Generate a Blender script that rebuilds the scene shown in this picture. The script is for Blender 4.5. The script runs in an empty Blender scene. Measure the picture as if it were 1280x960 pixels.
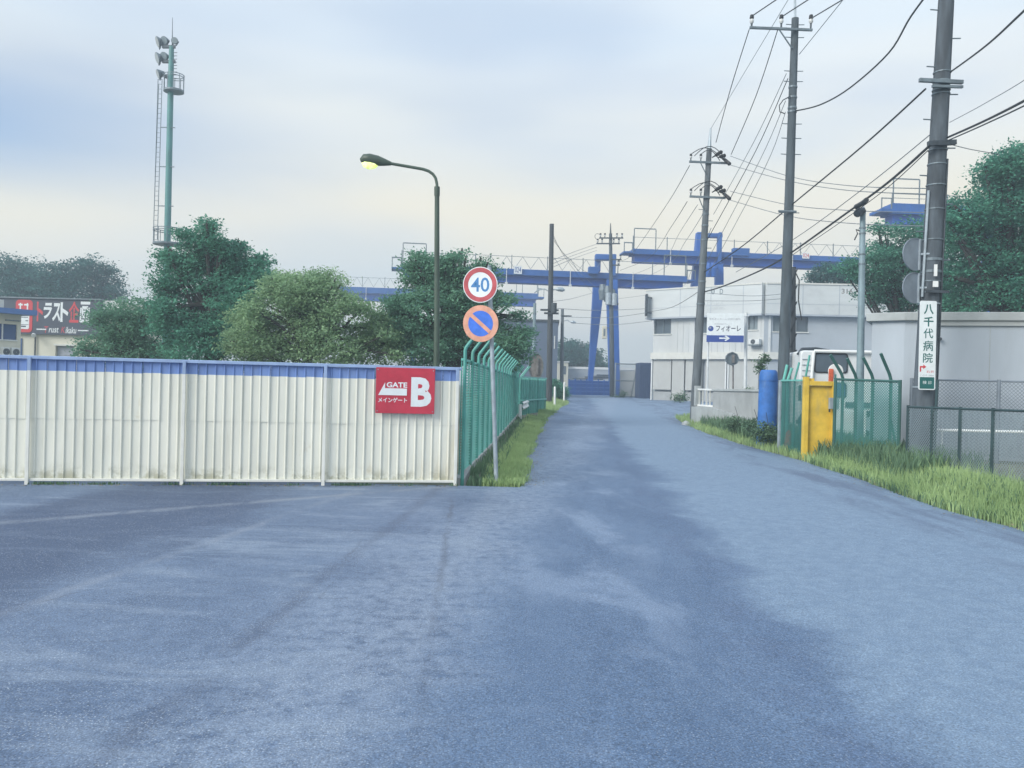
import bpy, math, random
import numpy as np
from mathutils import Vector
random.seed(7)
RNG = np.random.default_rng(11)
SC = bpy.context.scene
COL = SC.collection

# ------------------------------------------------------------------ camera
F, CX, CY, EYE, ROLL = 1050.0, 640.0, 480.0, 1.5, 0.0244
cr, sr = math.cos(ROLL), math.sin(ROLL)
cam_data = bpy.data.cameras.new('camera')
cam_data.sensor_width = 36.0
cam_data.lens = F / 1280.0 * 36.0
cam_data.clip_start, cam_data.clip_end = 0.05, 3000.0
cam = bpy.data.objects.new('camera', cam_data)
COL.objects.link(cam)
from mathutils import Matrix
# columns: right, up, backward
cam.matrix_world = Matrix(((cr, -sr, 0, 0), (0, 0, -1, 0), (sr, cr, 0, EYE), (0, 0, 0, 1)))
SC.camera = cam

# ------------------------------------------------------------------ light, sky, exposure
SUN_EL, SUN_ROT = math.radians(32), math.radians(232)
sd = Vector((math.sin(SUN_ROT) * math.cos(SUN_EL), math.cos(SUN_ROT) * math.cos(SUN_EL), math.sin(SUN_EL)))
sun_data = bpy.data.lights.new('sun', 'SUN')
sun_data.energy = 2.0
sun_data.angle = math.radians(30)
sun_data.color = (1.0, 0.95, 0.86)
sun = bpy.data.objects.new('sun', sun_data)
sun.rotation_euler = sd.to_track_quat('Z', 'Y').to_euler()
sun.location = sd * 200
COL.objects.link(sun)

world = bpy.data.worlds.new('World')
SC.world = world
world.use_nodes = True
nt = world.node_tree
nt.nodes.clear()


class NT:
    """Small helper for building node trees."""
    def __init__(s, tree): s.t = tree
    def n(s, typ, **kw):
        nd = s.t.nodes.new(typ)
        for k, v in kw.items():
            if k.startswith('i_'):
                key = k[2:]
                key = int(key) if key.isdigit() else key.replace('_', ' ')
                s.set(nd.inputs[key], v)
            else:
                setattr(nd, k, v)
        return nd
    def set(s, sock, v):
        if isinstance(v, bpy.types.NodeSocket): s.t.links.new(v, sock)
        else:
            if isinstance(v, (tuple, list)) and len(v) == 3 and sock.type == 'RGBA': v = (*v, 1)
            sock.default_value = v
    def math(s, op, a, b=0.0, c=None, clamp=False):
        nd = s.t.nodes.new('ShaderNodeMath'); nd.operation = op; nd.use_clamp = clamp
        s.set(nd.inputs[0], a); s.set(nd.inputs[1], b)
        if c is not None: s.set(nd.inputs[2], c)
        return nd.outputs[0]
    def rng(s, v, a, b, c=0.0, d=1.0, smooth=True):
        nd = s.t.nodes.new('ShaderNodeMapRange')
        nd.interpolation_type = 'SMOOTHSTEP' if smooth else 'LINEAR'
        for k, x in zip(range(5), (v, a, b, c, d)): s.set(nd.inputs[k], x)
        return nd.outputs[0]
    def mix(s, f, a, b, mode='MIX'):
        nd = s.t.nodes.new('ShaderNodeMix'); nd.data_type = 'RGBA'; nd.blend_type = mode
        nd.clamp_factor = True
        s.set(nd.inputs[0], f); s.set(nd.inputs[6], a); s.set(nd.inputs[7], b)
        return nd.outputs[2]
    def noise(s, vec, scale, detail=4.0, rough=0.55, dist=0.0, col=False):
        nd = s.t.nodes.new('ShaderNodeTexNoise')
        s.set(nd.inputs['Vector'], vec)
        nd.inputs['Scale'].default_value = scale
        nd.inputs['Detail'].default_value = detail
        nd.inputs['Roughness'].default_value = rough
        nd.inputs['Distortion'].default_value = dist
        return nd.outputs['Color'] if col else nd.outputs['Fac']
    def scale(s, vec, sc, loc=(0, 0, 0), rot=(0, 0, 0)):
        nd = s.t.nodes.new('ShaderNodeMapping')
        s.set(nd.inputs[0], vec)
        nd.inputs[1].default_value = loc; nd.inputs[2].default_value = rot; nd.inputs[3].default_value = sc
        return nd.outputs[0]


W = NT(nt)
sky = W.n('ShaderNodeTexSky', sky_type='NISHITA', sun_disc=False, sun_elevation=SUN_EL, sun_rotation=SUN_ROT)
sky.air_density, sky.dust_density, sky.ozone_density = 1.0, 1.5, 1.5
tc = W.n('ShaderNodeTexCoord')
sep = W.n('ShaderNodeSeparateXYZ', i_0=tc.outputs['Generated'])
el = sep.outputs[2]
# thin cloud sheet: pale cream low over the horizon, pale blue grey above
ramp = W.n('ShaderNodeValToRGB')
W.set(ramp.inputs[0], el)
ramp.color_ramp.interpolation = 'EASE'
els = ramp.color_ramp.elements
els[0].position = 0.0; els[0].color = (0.485, 0.50, 0.485, 1)
els[1].position = 1.0; els[1].color = (0.52, 0.60, 0.69, 1)
for p, c in ((0.10, (0.515, 0.500, 0.440)), (0.19, (0.535, 0.505, 0.415)), (0.29, (0.485, 0.500, 0.480)), (0.39, (0.430, 0.488, 0.535)), (0.50, (0.45, 0.52, 0.585))):
    e = els.new(p); e.color = (*c, 1)
v1 = W.scale(tc.outputs['Generated'], (1.6, 1.6, 9.0), loc=(2.7, 1.89, 0.81), rot=(0, math.radians(4), 0))
streak = W.noise(v1, 1.5, 6, 0.55, 0.35)
v2 = W.scale(tc.outputs['Generated'], (1.2, 1.2, 5.0), loc=(7.7, 0.4, 4.1))
patch = W.noise(v2, 1.25, 3, 0.45, 0.2)
# one long opening in the cloud, low in the north-west
op = W.scale(tc.outputs['Generated'], (1.5, 1.5, 9.0), loc=(0.54 * 1.5, -0.80 * 1.5, -0.265 * 9.0))
opl = W.n('ShaderNodeVectorMath', operation='LENGTH', i_0=W.mix(0.25, op, W.noise(v2, 2.0, 4, 0.55, col=True), 'ADD')).outputs['Value']
opening = W.rng(opl, 0.15, 0.95, 0.72, 0.0)
cover = W.math('SUBTRACT', W.rng(patch, 0.30, 0.58, 0.66, 0.98), opening)
cl = W.mix(W.rng(streak, 0.3, 0.72, 0.0, 0.28), ramp.outputs[0], (0.52, 0.52, 0.51))
blue = W.mix(1.0, sky.outputs[0], (0.066, 0.082, 0.098), 'MULTIPLY')
skycol = W.mix(cover, blue, cl)
bg = W.n('ShaderNodeBackground', i_Color=skycol, i_Strength=1.12)
SKY_BG = bg
wo = W.n('ShaderNodeOutputWorld', i_Surface=bg.outputs[0])

SC.view_settings.view_transform = 'Standard'
SC.view_settings.look = 'None'
SC.view_settings.gamma = 1.0
SC.view_settings.exposure = 0.83
SC.render.engine = 'CYCLES'
SC.cycles.use_denoising = True
SC.cycles.max_bounces = 8
SC.cycles.diffuse_bounces = 5
SC.cycles.transmission_bounces = 6
SC.cycles.transparent_max_bounces = 12
SC.cycles.volume_bounces = 0

# ------------------------------------------------------------------ geometry helpers
def at(px, py, d):
    """The point that lies d metres ahead of the driver in the direction of photo pixel (px, py)."""
    u, v = (px - CX) / F, (CY - py) / F
    return Vector((d * (u * cr - v * sr), d, EYE + d * (u * sr + v * cr)))

def ss(t):
    t = min(1.0, max(0.0, t)); return t * t * (3 - 2 * t)

def slope(y):
    return 0.55 * ss((y - 12) / 48)

def gp(px, py):
    """Where the line of sight of a pixel meets the gently rising road."""
    lo, hi = 1.0, 400.0
    for _ in range(50):
        m = (lo + hi) / 2
        p = at(px, py, m)
        if p.z > slope(p.y): lo = m
        else: hi = m
    return at(px, py, lo)

REDGE = [gp(*p) for p in ((1280, 661), (1194, 638), (1132, 618), (1085, 600), (1005, 575), (930, 555), (885, 541), (860, 531), (846, 522))]
_ry = [p.y for p in REDGE]; _rx = [p.x for p in REDGE]
_ry = [-20.0] + _ry + [_ry[-1] + 5, 200]
_rx = [_rx[0] - (_ry[1] + 20) * 0.05] + _rx + [26, 60]
LEDGE = [gp(*p) for p in ((650, 610), (657, 585), (668, 552), (681, 527), (698, 511), (712, 504))]
_ly = [-20.0] + [p.y for p in LEDGE] + [62, 200]
_lx = [LEDGE[0].x - 2.2] + [p.x for p in LEDGE] + [LEDGE[-1].x + 0.2, LEDGE[-1].x - 4]
def xr(y): return float(np.interp(y, _ry, _rx))
def xl(y): return float(np.interp(y, _ly, _lx))
def gz(x, y):
    z = slope(y)
    z += 0.20 * ss((x - xr(y) - 0.1) / 1.0)
    if y > 12: z += 0.10 * ss((xl(y) - x) / 0.8) * ss((y - 12.2) / 0.8)
    return z

class MB:
    """Collects faces and links them as one mesh object."""
    def __init__(s): s.v = []; s.f = []; s.m = []
    def add(s, vs, fs, mi=0):
        b = len(s.v)
        s.v += [tuple(x) for x in vs]
        s.f += [tuple(i + b for i in f) for f in fs]
        s.m += [mi] * len(fs)
    def box(s, c, size, X=Vector((1, 0, 0)), Y=Vector((0, 1, 0)), Z=Vector((0, 0, 1)), mi=0):
        c = Vector(c); a, b, h = X * size[0] / 2, Y * size[1] / 2, Z * size[2] / 2
        vs = [c + i * a + j * b + k * h for k in (-1, 1) for j in (-1, 1) for i in (-1, 1)]
        s.add(vs, [(0, 2, 3, 1), (4, 5, 7, 6), (0, 1, 5, 4), (2, 6, 7, 3), (0, 4, 6, 2), (1, 3, 7, 5)], mi)
    def tube(s, pts, r, n=8, mi=0, cap=True):
        pts = [Vector(p) for p in pts]
        rs = r if isinstance(r, (list, tuple)) else [r] * len(pts)
        rings = []; up = None
        for i, p in enumerate(pts):
            t = (pts[min(i + 1, len(pts) - 1)] - pts[max(i - 1, 0)])
            t = t.normalized() if t.length > 1e-9 else Vector((0, 0, 1))
            if up is None:
                up = Vector((0, 0, 1)) if abs(t.z) < 0.9 else Vector((0, 1, 0))
            a = up - t * up.dot(t)
            if a.length < 1e-6: a = t.orthogonal()
            a.normalize(); up = a
            b = t.cross(a)
            rings.append([p + (a * math.cos(2 * math.pi * k / n) + b * math.sin(2 * math.pi * k / n)) * rs[i] for k in range(n)])
        vs = [q for ring in rings for q in ring]; fs = []
        for i in range(len(pts) - 1):
            for k in range(n):
                k2 = (k + 1) % n
                fs.append((i * n + k, i * n + k2, (i + 1) * n + k2, (i + 1) * n + k))
        if cap:
            fs.append(tuple(range(n - 1, -1, -1))); fs.append(tuple((len(pts) - 1) * n + k for k in range(n)))
        s.add(vs, fs, mi)
    def prism(s, poly, vec, mi=0):
        """A flat outline given a thickness; outline counter-clockwise seen against vec."""
        n = len(poly); vec = Vector(vec); poly = [Vector(p) for p in poly]
        vs = poly + [p + vec for p in poly]
        s.add(vs, [tuple(range(n - 1, -1, -1)), tuple(range(n, 2 * n))] + [(i, (i + 1) % n, n + (i + 1) % n, n + i) for i in range(n)], mi)
    def ring(s, c, U, V, N, r0, r1, th, n=40, mi=0):
        c = Vector(c); vs = []; fs = []
        for k in range(n):
            a = 2 * math.pi * k / n; e = U * math.cos(a) + V * math.sin(a)
            vs += [c + e * r0, c + e * r1, c + e * r1 + N * th, c + e * r0 + N * th]
        for k in range(n):
            b, d = 4 * k, 4 * ((k + 1) % n)
            for i in range(4):
                fs.append((b + i, d + i, d + (i + 1) % 4, b + (i + 1) % 4))
        s.add(vs, fs, mi)
    def build(s, name, mats, parent=None, smooth=False, world=True, bevel=0, kind=None):
        me = bpy.data.meshes.new(name)
        off = wl(parent) if (parent and world) else Vector((0, 0, 0))
        me.from_pydata([(x - off.x, y - off.y, z - off.z) for x, y, z in s.v], [], s.f)
        for m in (mats if isinstance(mats, (list, tuple)) else [mats]): me.materials.append(m)
        me.polygons.foreach_set('material_index', s.m)
        if smooth:
            me.polygons.foreach_set('use_smooth', [True] * len(s.f))
        me.update()
        o = bpy.data.objects.new(name, me)
        COL.objects.link(o)
        if parent: o.parent = parent
        if smooth:
            try: me.set_sharp_from_angle(angle=math.radians(40))
            except Exception: pass
        if bevel:
            md = o.modifiers.new('edge', 'BEVEL'); md.width = bevel; md.segments = 2; md.limit_method = 'ANGLE'
        if kind: o['kind'] = kind
        return o

def wl(o):
    v = Vector((0, 0, 0))
    while o: v += o.location; o = o.parent
    return v

def tag(o, label=None, cat=None, group=None, kind=None):
    if label: o['label'] = label
    if cat: o['category'] = cat
    if group: o['group'] = group
    if kind: o['kind'] = kind
    return o

def thing(name, loc, label, cat, group=None, rz=0.0):
    o = bpy.data.objects.new(name, None)
    o.empty_display_size = 0.2
    o.location = loc; o.rotation_euler = (0, 0, rz)
    COL.objects.link(o)
    return tag(o, label, cat, group)

def copy_tree(o, parent=None):
    c = o.copy(); COL.objects.link(c); c.parent = parent
    for ch in list(o.children): copy_tree(ch, c)
    return c

class Plane:
    """An upright face in the scene: origin, horizontal direction U, up V, outward normal N (towards the road)."""
    def __init__(s, o, U, N=None, V=None):
        s.o = Vector(o); s.U = Vector(U).normalized()
        s.V = Vector(V).normalized() if V else Vector((0, 0, 1))
        s.N = Vector(N).normalized() if N else s.U.cross(s.V).normalized()
    def p(s, u, v, n=0.0): return s.o + s.U * u + s.V * v + s.N * n
    def hit(s, px, py):
        e = Vector((0, 0, EYE)); d = at(px, py, 1.0) - e
        t = (s.o - e).dot(s.N) / d.dot(s.N)
        q = e + d * t - s.o
        return q.dot(s.U), q.dot(s.V)
    def box(s, mb, u0, u1, v0, v1, n0, n1, mi=0):
        mb.box(s.p((u0 + u1) / 2, (v0 + v1) / 2, (n0 + n1) / 2), (u1 - u0, n1 - n0, v1 - v0), s.U, s.N, s.V, mi)
    def poly(s, mb, pts, n0, th, mi=0):
        mb.prism([s.p(u, v, n0) for u, v in pts], s.N * th, mi)

def through(p0, p1, drop=False):
    """Plane through two points, U from p0 to p1 (horizontal)."""
    u = Vector(p1) - Vector(p0); u.z = 0
    return Plane(p0, u), u.length

def text_on(pl, body, box, n, mat, parent, name='lettering', bold=0.0, depth=0.002, shear=0.0):
    """Raised lettering fitted to a rectangle (u0, v0, u1, v1) of a plane."""
    cu = bpy.data.curves.new('lettering', 'FONT')
    cu.body = body; cu.size = 1.0; cu.offset = bold; cu.shear = shear
    cu.resolution_u = 3
    ob = bpy.data.objects.new('lettering', cu); COL.objects.link(ob)
    dg = bpy.context.evaluated_depsgraph_get()
    me = bpy.data.meshes.new_from_object(ob.evaluated_get(dg))
    bpy.data.objects.remove(ob); bpy.data.curves.remove(cu)
    co = np.array([v.co[:] for v in me.vertices])
    if not len(co): return None
    x0, y0 = co[:, 0].min(), co[:, 1].min(); w, h = np.ptp(co[:, 0]) or 1, np.ptp(co[:, 1]) or 1
    u0, v0, u1, v1 = box
    off = wl(parent)
    P = []
    for x, y, _ in co:
        q = pl.p(u0 + (x - x0) / w * (u1 - u0), v0 + (y - y0) / h * (v1 - v0), n) - off
        P.append(q)
    m2 = MB(); nv = len(P)
    fs = [tuple(p.vertices) for p in me.polygons]
    m2.add(P, fs)
    bpy.data.meshes.remove(me)
    o = m2.build(name, mat, parent, world=False)
    return o

# ------------------------------------------------------------------ materials
def principled(m):
    m.use_nodes = True
    N = NT(m.node_tree); b = m.node_tree.nodes['Principled BSDF']
    return N, b

def mat(name, col, rough=0.6, metal=0.0, var=0.12, scale=4.0, bump=0.0, bscale=60.0, dirt=None, dirt_amt=0.0, dirt_scale=2.0, stretch=(1, 1, 1), spec=0.4):
    m = bpy.data.materials.new(name)
    N, b = principled(m)
    pos = N.n('ShaderNodeTexCoord').outputs['Object']
    geo = N.n('ShaderNodeNewGeometry').outputs['Position']
    f = N.noise(N.scale(geo, stretch), scale, 5, 0.6)
    lo = tuple(max(0, c * (1 - var)) for c in col); hi = tuple(min(1, c * (1 + var)) for c in col)
    c = N.mix(N.rng(f, 0.3, 0.7), lo, hi)
    if dirt:
        g = N.noise(N.scale(geo, (stretch[0], stretch[1], stretch[2] * 0.35), loc=(3, 7, 1)), dirt_scale, 7, 0.68)
        c = N.mix(N.rng(g, 0.5, 0.78, 0, dirt_amt), c, dirt)
    N.set(b.inputs['Base Color'], c)
    b.inputs['Roughness'].default_value = rough
    N.set(b.inputs['Roughness'], N.rng(f, 0.2, 0.8, max(0, rough - 0.08), min(1, rough + 0.08)))
    b.inputs['Metallic'].default_value = metal
    b.inputs['Specular IOR Level'].default_value = spec
    if bump:
        nb = N.noise(geo, bscale, 3, 0.6)
        bp = N.n('ShaderNodeBump', i_Height=nb, i_Strength=bump)
        bp.inputs['Distance'].default_value = 0.02
        N.set(b.inputs['Normal'], bp.outputs[0])
    return m

def glass(name, col=(0.04, 0.06, 0.09)):
    m = bpy.data.materials.new(name)
    N, b = principled(m)
    geo = N.n('ShaderNodeNewGeometry').outputs['Position']
    f = N.noise(geo, 1.2, 3)
    N.set(b.inputs['Base Color'], N.mix(f, col, tuple(c * 2.2 for c in col)))
    b.inputs['Roughness'].default_value = 0.08
    b.inputs['Specular IOR Level'].default_value = 0.6
    return m

def leafmat(name, dark, light, trans=0.38):
    m = bpy.data.materials.new(name)
    N, b = principled(m)
    a = N.n('ShaderNodeAttribute', attribute_name='tone').outputs['Fac']
    geo = N.n('ShaderNodeNewGeometry').outputs['Position']
    f = N.noise(geo, 0.9, 3)
    t = N.math('ADD', N.math('MULTIPLY', a, 0.7), N.math('MULTIPLY', N.rng(f, 0.3, 0.7), 0.3))
    c = N.mix(t, dark, light)
    N.set(b.inputs['Base Color'], c)
    b.inputs['Roughness'].default_value = 0.75
    b.inputs['Specular IOR Level'].default_value = 0.12
    tr = N.n('ShaderNodeBsdfTranslucent', i_Color=c)
    mx = N.n('ShaderNodeMixShader'); mx.inputs[0].default_value = trans
    m.node_tree.links.new(b.outputs[0], mx.inputs[1]); m.node_tree.links.new(tr.outputs[0], mx.inputs[2])
    m.node_tree.links.new(mx.outputs[0], m.node_tree.nodes['Material Output'].inputs[0])
    return m

def asphalt():
    m = bpy.data.materials.new('worn asphalt')  # bluish base colours below have the blue windscreen veil painted in
    N, b = principled(m)
    P = N.n('ShaderNodeNewGeometry').outputs['Position']
    sx = N.n('ShaderNodeSeparateXYZ', i_0=P); X, Y = sx.outputs[0], sx.outputs[1]
    big = N.noise(P, 0.55, 5, 0.6, 0.6)
    mid = N.noise(P, 2.3, 6, 0.65, 0.3)
    along = N.noise(N.scale(P, (1.0, 0.22, 1.0), rot=(0, 0, math.radians(4))), 1.6, 6, 0.65, 0.8)
    fine = N.noise(P, 55, 4, 0.75)
    fineb = N.noise(P, 9, 6, 0.75)
    grit = N.noise(P, 95, 3, 0.75)
    s = N.math('SUBTRACT', X, N.math('MULTIPLY', Y, 0.07))
    sn = N.math('ADD', s, N.math('MULTIPLY', N.math('SUBTRACT', big, 0.5), 1.5))
    sn = N.math('ADD', sn, N.math('MULTIPLY', N.math('SUBTRACT', mid, 0.5), 0.5))
    # zones of the surface, by wear: forecourt on the left, polished lane, open-textured lane, patched right edge
    fore = N.mix(N.math('ADD', N.math('MULTIPLY', N.rng(big, 0.30, 0.68), 0.55), N.math('MULTIPLY', N.rng(fineb, 0.3, 0.7), 0.45)), (0.060, 0.100, 0.180), (0.138, 0.197, 0.302))
    lane = N.mix(N.math('ADD', N.math('MULTIPLY', N.rng(along, 0.30, 0.70), 0.6), N.math('MULTIPLY', N.rng(fineb, 0.3, 0.7), 0.4)), (0.066, 0.116, 0.210), (0.116, 0.180, 0.290))
    open_ = N.mix(N.rng(fineb, 0.25, 0.75), (0.135, 0.204, 0.308), (0.203, 0.285, 0.395))
    c = N.mix(N.rng(sn, -1.1, -0.35), fore, lane)
    c = N.mix(N.rng(sn, 1.15, 1.65), c, open_)
    edge = N.math('MULTIPLY', N.rng(sn, 3.3, 4.2), N.rng(along, 0.42, 0.62))
    c = N.mix(N.math('MULTIPLY', edge, 0.75), c, (0.088, 0.125, 0.205))
    # wavering dark rim where the polished lane ends, and paler polished wheel track inside it
    rim = N.math('MULTIPLY', N.rng(N.math('ABSOLUTE', N.math('SUBTRACT', sn, 1.12)), 0.0, 0.30, 1, 0), N.rng(mid, 0.40, 0.60))
    c = N.mix(N.math('MULTIPLY', rim, 0.5), c, (0.085, 0.130, 0.225))
    blot = N.noise(N.scale(P, (1.0, 0.45, 1.0), loc=(4, 2, 0)), 1.15, 6, 0.62, 0.5)
    trk = N.math('MULTIPLY', N.math('MULTIPLY', N.rng(sn, -0.9, 0.0), N.rng(sn, 1.2, 0.4)), N.rng(blot, 0.50, 0.64))
    c = N.mix(N.math('MULTIPLY', trk, 0.7), c, (0.190, 0.258, 0.375))
    # bare, pale aggregate across the forecourt mouth
    qa, qb = gp(600, 668), gp(330, 930)
    dq = Vector((qb.x - qa.x, qb.y - qa.y, 0)).normalized(); kx = -dq.y * qa.x + dq.x * qa.y
    e_ = N.math('SUBTRACT', N.math('ADD', N.math('MULTIPLY', X, -dq.y), N.math('MULTIPLY', Y, dq.x)), kx)
    e_ = N.math('ABSOLUTE', N.math('ADD', e_, N.math('MULTIPLY', N.math('SUBTRACT', big, 0.5), 1.4)))
    pale = N.math('MULTIPLY', N.rng(e_, 1.0, 0.1), N.rng(fineb, 0.32, 0.60))
    c = N.mix(N.math('MULTIPLY', pale, 0.6), c, (0.240, 0.302, 0.405))
    # newer, darker overlay far left in front of the wall
    oa, ob = gp(0, 785), gp(300, 668)
    od = Vector((ob.x - oa.x, ob.y - oa.y, 0)).normalized(); ok_ = -od.y * oa.x + od.x * oa.y
    oe = N.math('SUBTRACT', N.math('ADD', N.math('MULTIPLY', X, -od.y), N.math('MULTIPLY', Y, od.x)), ok_)
    oe = N.math('ADD', oe, N.math('MULTIPLY', N.math('SUBTRACT', mid, 0.5), 0.5))
    ov = N.math('MULTIPLY', N.math('MULTIPLY', N.rng(oe, 0.0, 0.25), N.rng(oe, 3.3, 2.6)), N.rng(N.math('ADD', X, N.math('MULTIPLY', N.math('SUBTRACT', big, 0.5), 2.0)), -2.2, -3.6))
    c = N.mix(N.math('MULTIPLY', ov, 0.92), c, (0.043, 0.073, 0.142))
    # pale dusty streaks left by turning lorries
    dust = N.noise(N.scale(P, (0.30, 1.0, 1.0), rot=(0, 0, math.radians(-32))), 1.9, 7, 0.68, 0.8)
    left = N.rng(s, -0.2, -1.2)
    c = N.mix(N.math('MULTIPLY', N.math('MULTIPLY', N.rng(dust, 0.48, 0.66), left), N.math('SUBTRACT', 0.7, N.math('MULTIPLY', ov, 0.55))), c, (0.220, 0.280, 0.375))
    # seams and cracks
    def seam(p0, p1, w, amp):
        p0, p1 = Vector(p0), Vector(p1); d = (p1 - p0).normalized(); nx, ny = -d.y, d.x; k = nx * p0.x + ny * p0.y
        e = N.math('ADD', N.math('MULTIPLY', X, nx), N.math('MULTIPLY', Y, ny))
        e = N.math('SUBTRACT', e, k)
        e = N.math('ADD', e, N.math('MULTIPLY', N.math('SUBTRACT', mid, 0.5), amp * 0.45))
        return N.rng(N.math('ABSOLUTE', e), 0.0, w, 1.0, 0.0)
    a, bq = gp(500, 650), gp(150, 930)
    for (q0, q1, w, k, colr) in ((a, bq, 0.13, 0.42, (0.055, 0.078, 0.135)), (gp(580, 690), gp(440, 930), 0.22, 0.30, (0.22, 0.27, 0.35)), (gp(0, 655), gp(330, 628), 0.16, 0.55, (0.24, 0.275, 0.33)),
                                 (gp(0, 770), gp(230, 690), 0.12, 0.45, (0.22, 0.26, 0.33)), (gp(560, 660), gp(540, 800), 0.05, 0.5, (0.055, 0.070, 0.11))):
        m_ = seam((q0.x, q0.y, 0), (q1.x, q1.y, 0), w, 0.35)
        m_ = N.math('MULTIPLY', m_, N.math('MULTIPLY', left, N.rng(along, 0.36, 0.56)))
        c = N.mix(N.math('MULTIPLY', m_, k), c, colr)
    vo = N.n('ShaderNodeTexVoronoi', feature='DISTANCE_TO_EDGE'); N.set(vo.inputs['Vector'], N.mix(0.12, P, N.noise(P, 1.7, 5, 0.7, col=True), 'ADD')); vo.inputs['Scale'].default_value = 0.8
    crack = N.math('MULTIPLY', N.math('MULTIPLY', left, 0.5), N.rng(vo.outputs['Distance'], 0.0, 0.012, 1, 0)); crack = N.math('MULTIPLY', crack, N.rng(big, 0.50, 0.62))
    c = N.mix(N.math('MULTIPLY', crack, 0.5), c, (0.035, 0.045, 0.07))
    # aggregate: pale chips showing through, most on the forecourt
    vs = N.n('ShaderNodeTexVoronoi', feature='F1'); N.set(vs.inputs['Vector'], P); vs.inputs['Scale'].default_value = 88
    chip = N.math('MULTIPLY', N.rng(vs.outputs['Distance'], 0.22, 0.42, 1, 0), N.rng(N.n('ShaderNodeSeparateColor', i_0=vs.outputs['Color']).outputs[0], 0.45, 0.8))
    chip = N.math('MULTIPLY', chip, N.math('ADD', 0.34, N.math('MULTIPLY', left, N.rng(mid, 0.35, 0.7, 0.05, 0.6))))
    c = N.mix(chip, c, (0.40, 0.45, 0.52))
    c = N.mix(1.0, c, N.mix(fine, (0.50, 0.50, 0.50), (1.5, 1.5, 1.5)), 'MULTIPLY')
    c = N.mix(0.8, c, N.mix(N.rng(grit, 0.25, 0.75), (0.40, 0.40, 0.40), (1.6, 1.6, 1.6)), 'MULTIPLY')
    N.set(b.inputs['Base Color'], c)
    N.set(b.inputs['Roughness'], N.rng(sn, -0.5, 1.5, 0.62, 0.7))
    b.inputs['Specular IOR Level'].default_value = 0.45
    h = N.math('ADD', N.math('MULTIPLY', grit, 0.6), N.math('MULTIPLY', fine, 0.8))
    bp = N.n('ShaderNodeBump', i_Height=h, i_Strength=0.55); bp.inputs['Distance'].default_value = 0.012
    bp2 = N.n('ShaderNodeBump', i_Height=mid, i_Strength=0.25); bp2.inputs['Distance'].default_value = 0.05
    N.set(bp2.inputs['Normal'], bp.outputs[0])
    N.set(b.inputs['Normal'], bp2.outputs[0])
    return m

M = {}
M['asphalt'] = asphalt()
M['soil'] = mat('verge soil', (0.16, 0.17, 0.13), 0.95, var=0.35, scale=3, bump=0.6, bscale=25, dirt=(0.10, 0.13, 0.06), dirt_amt=0.7)
M['blue_paint'] = mat('faded blue paint', (0.165, 0.265, 0.545), 0.5, var=0.10, scale=3, dirt=(0.20, 0.26, 0.40), dirt_amt=0.5, dirt_scale=5)
M['rail_blue'] = mat('weathered blue rail', (0.29, 0.40, 0.62), 0.5, var=0.12, scale=5)
M['green_steel'] = mat('green coated steel', (0.085, 0.33, 0.29), 0.5, var=0.14, scale=3, dirt=(0.13, 0.30, 0.26), dirt_amt=0.5)
M['green_pale'] = mat('pale green coated steel', (0.155, 0.47, 0.415), 0.5, var=0.12, scale=3)
M['green_dark'] = mat('dark green coated steel', (0.035, 0.115, 0.105), 0.5, var=0.15, scale=4)
M['mast_green'] = mat('mast green paint', (0.075, 0.225, 0.225), 0.5, var=0.15, scale=1.2)
M['lamp_green'] = mat('olive lamp paint', (0.055, 0.085, 0.065), 0.5, var=0.2, scale=2)
M['galv'] = mat('galvanised steel', (0.36, 0.42, 0.47), 0.45, 0.3, var=0.15, scale=6)
M['steel_dark'] = mat('dark steel', (0.06, 0.075, 0.09), 0.5, 0.3, var=0.25, scale=6)
M['steel_mid'] = mat('grey steel', (0.16, 0.20, 0.23), 0.5, 0.3, var=0.2, scale=6)
M['pole_conc'] = mat('weathered concrete pole', (0.078, 0.096, 0.115), 0.85, var=0.34, scale=1.8, bump=0.3, bscale=40, dirt=(0.045, 0.052, 0.060), dirt_amt=0.8, stretch=(3, 3, .6))
M['pole_pale'] = mat('pale concrete pole', (0.125, 0.145, 0.162), 0.85, var=0.26, scale=1.8, bump=0.3, bscale=40, dirt=(0.075, 0.085, 0.096), dirt_amt=0.75, stretch=(3, 3, .6))
M['pole_mid'] = mat('grey brown concrete pole', (0.078, 0.100, 0.118), 0.85, var=0.26, scale=1.8, bump=0.3, bscale=40, dirt=(0.050, 0.060, 0.066), dirt_amt=0.75, stretch=(3, 3, .6))
M['pole_dark'] = mat('dark concrete pole', (0.065, 0.075, 0.085), 0.85, var=0.22, scale=1.8, bump=0.3, bscale=40, stretch=(3, 3, .6))
M['pole_steel'] = mat('grey steel pole', (0.22, 0.30, 0.34), 0.55, 0.2, var=0.18, scale=2, dirt=(0.15, 0.19, 0.19), dirt_amt=0.6)
M['white'] = mat('white paint', (0.78, 0.80, 0.80), 0.5, var=0.05, scale=3)
M['white_dull'] = mat('dulled white paint', (0.62, 0.65, 0.66), 0.55, var=0.08, scale=3, dirt=(0.45, 0.47, 0.46), dirt_amt=0.5)
M['porcelain'] = mat('porcelain', (0.55, 0.57, 0.58), 0.25, var=0.08)
M['black'] = mat('black rubber', (0.02, 0.022, 0.026), 0.6, var=0.2)
M['wire'] = mat('cable sheath', (0.035, 0.042, 0.05), 0.6, var=0.2)
M['wire_grey'] = mat('bare grey wire', (0.17, 0.20, 0.23), 0.5, 0.2, var=0.2)
M['red_sign'] = mat('red sign paint', (0.50, 0.040, 0.072), 0.42, var=0.10, scale=5, dirt=(0.50, 0.06, 0.09), dirt_amt=0.5, dirt_scale=6)
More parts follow.
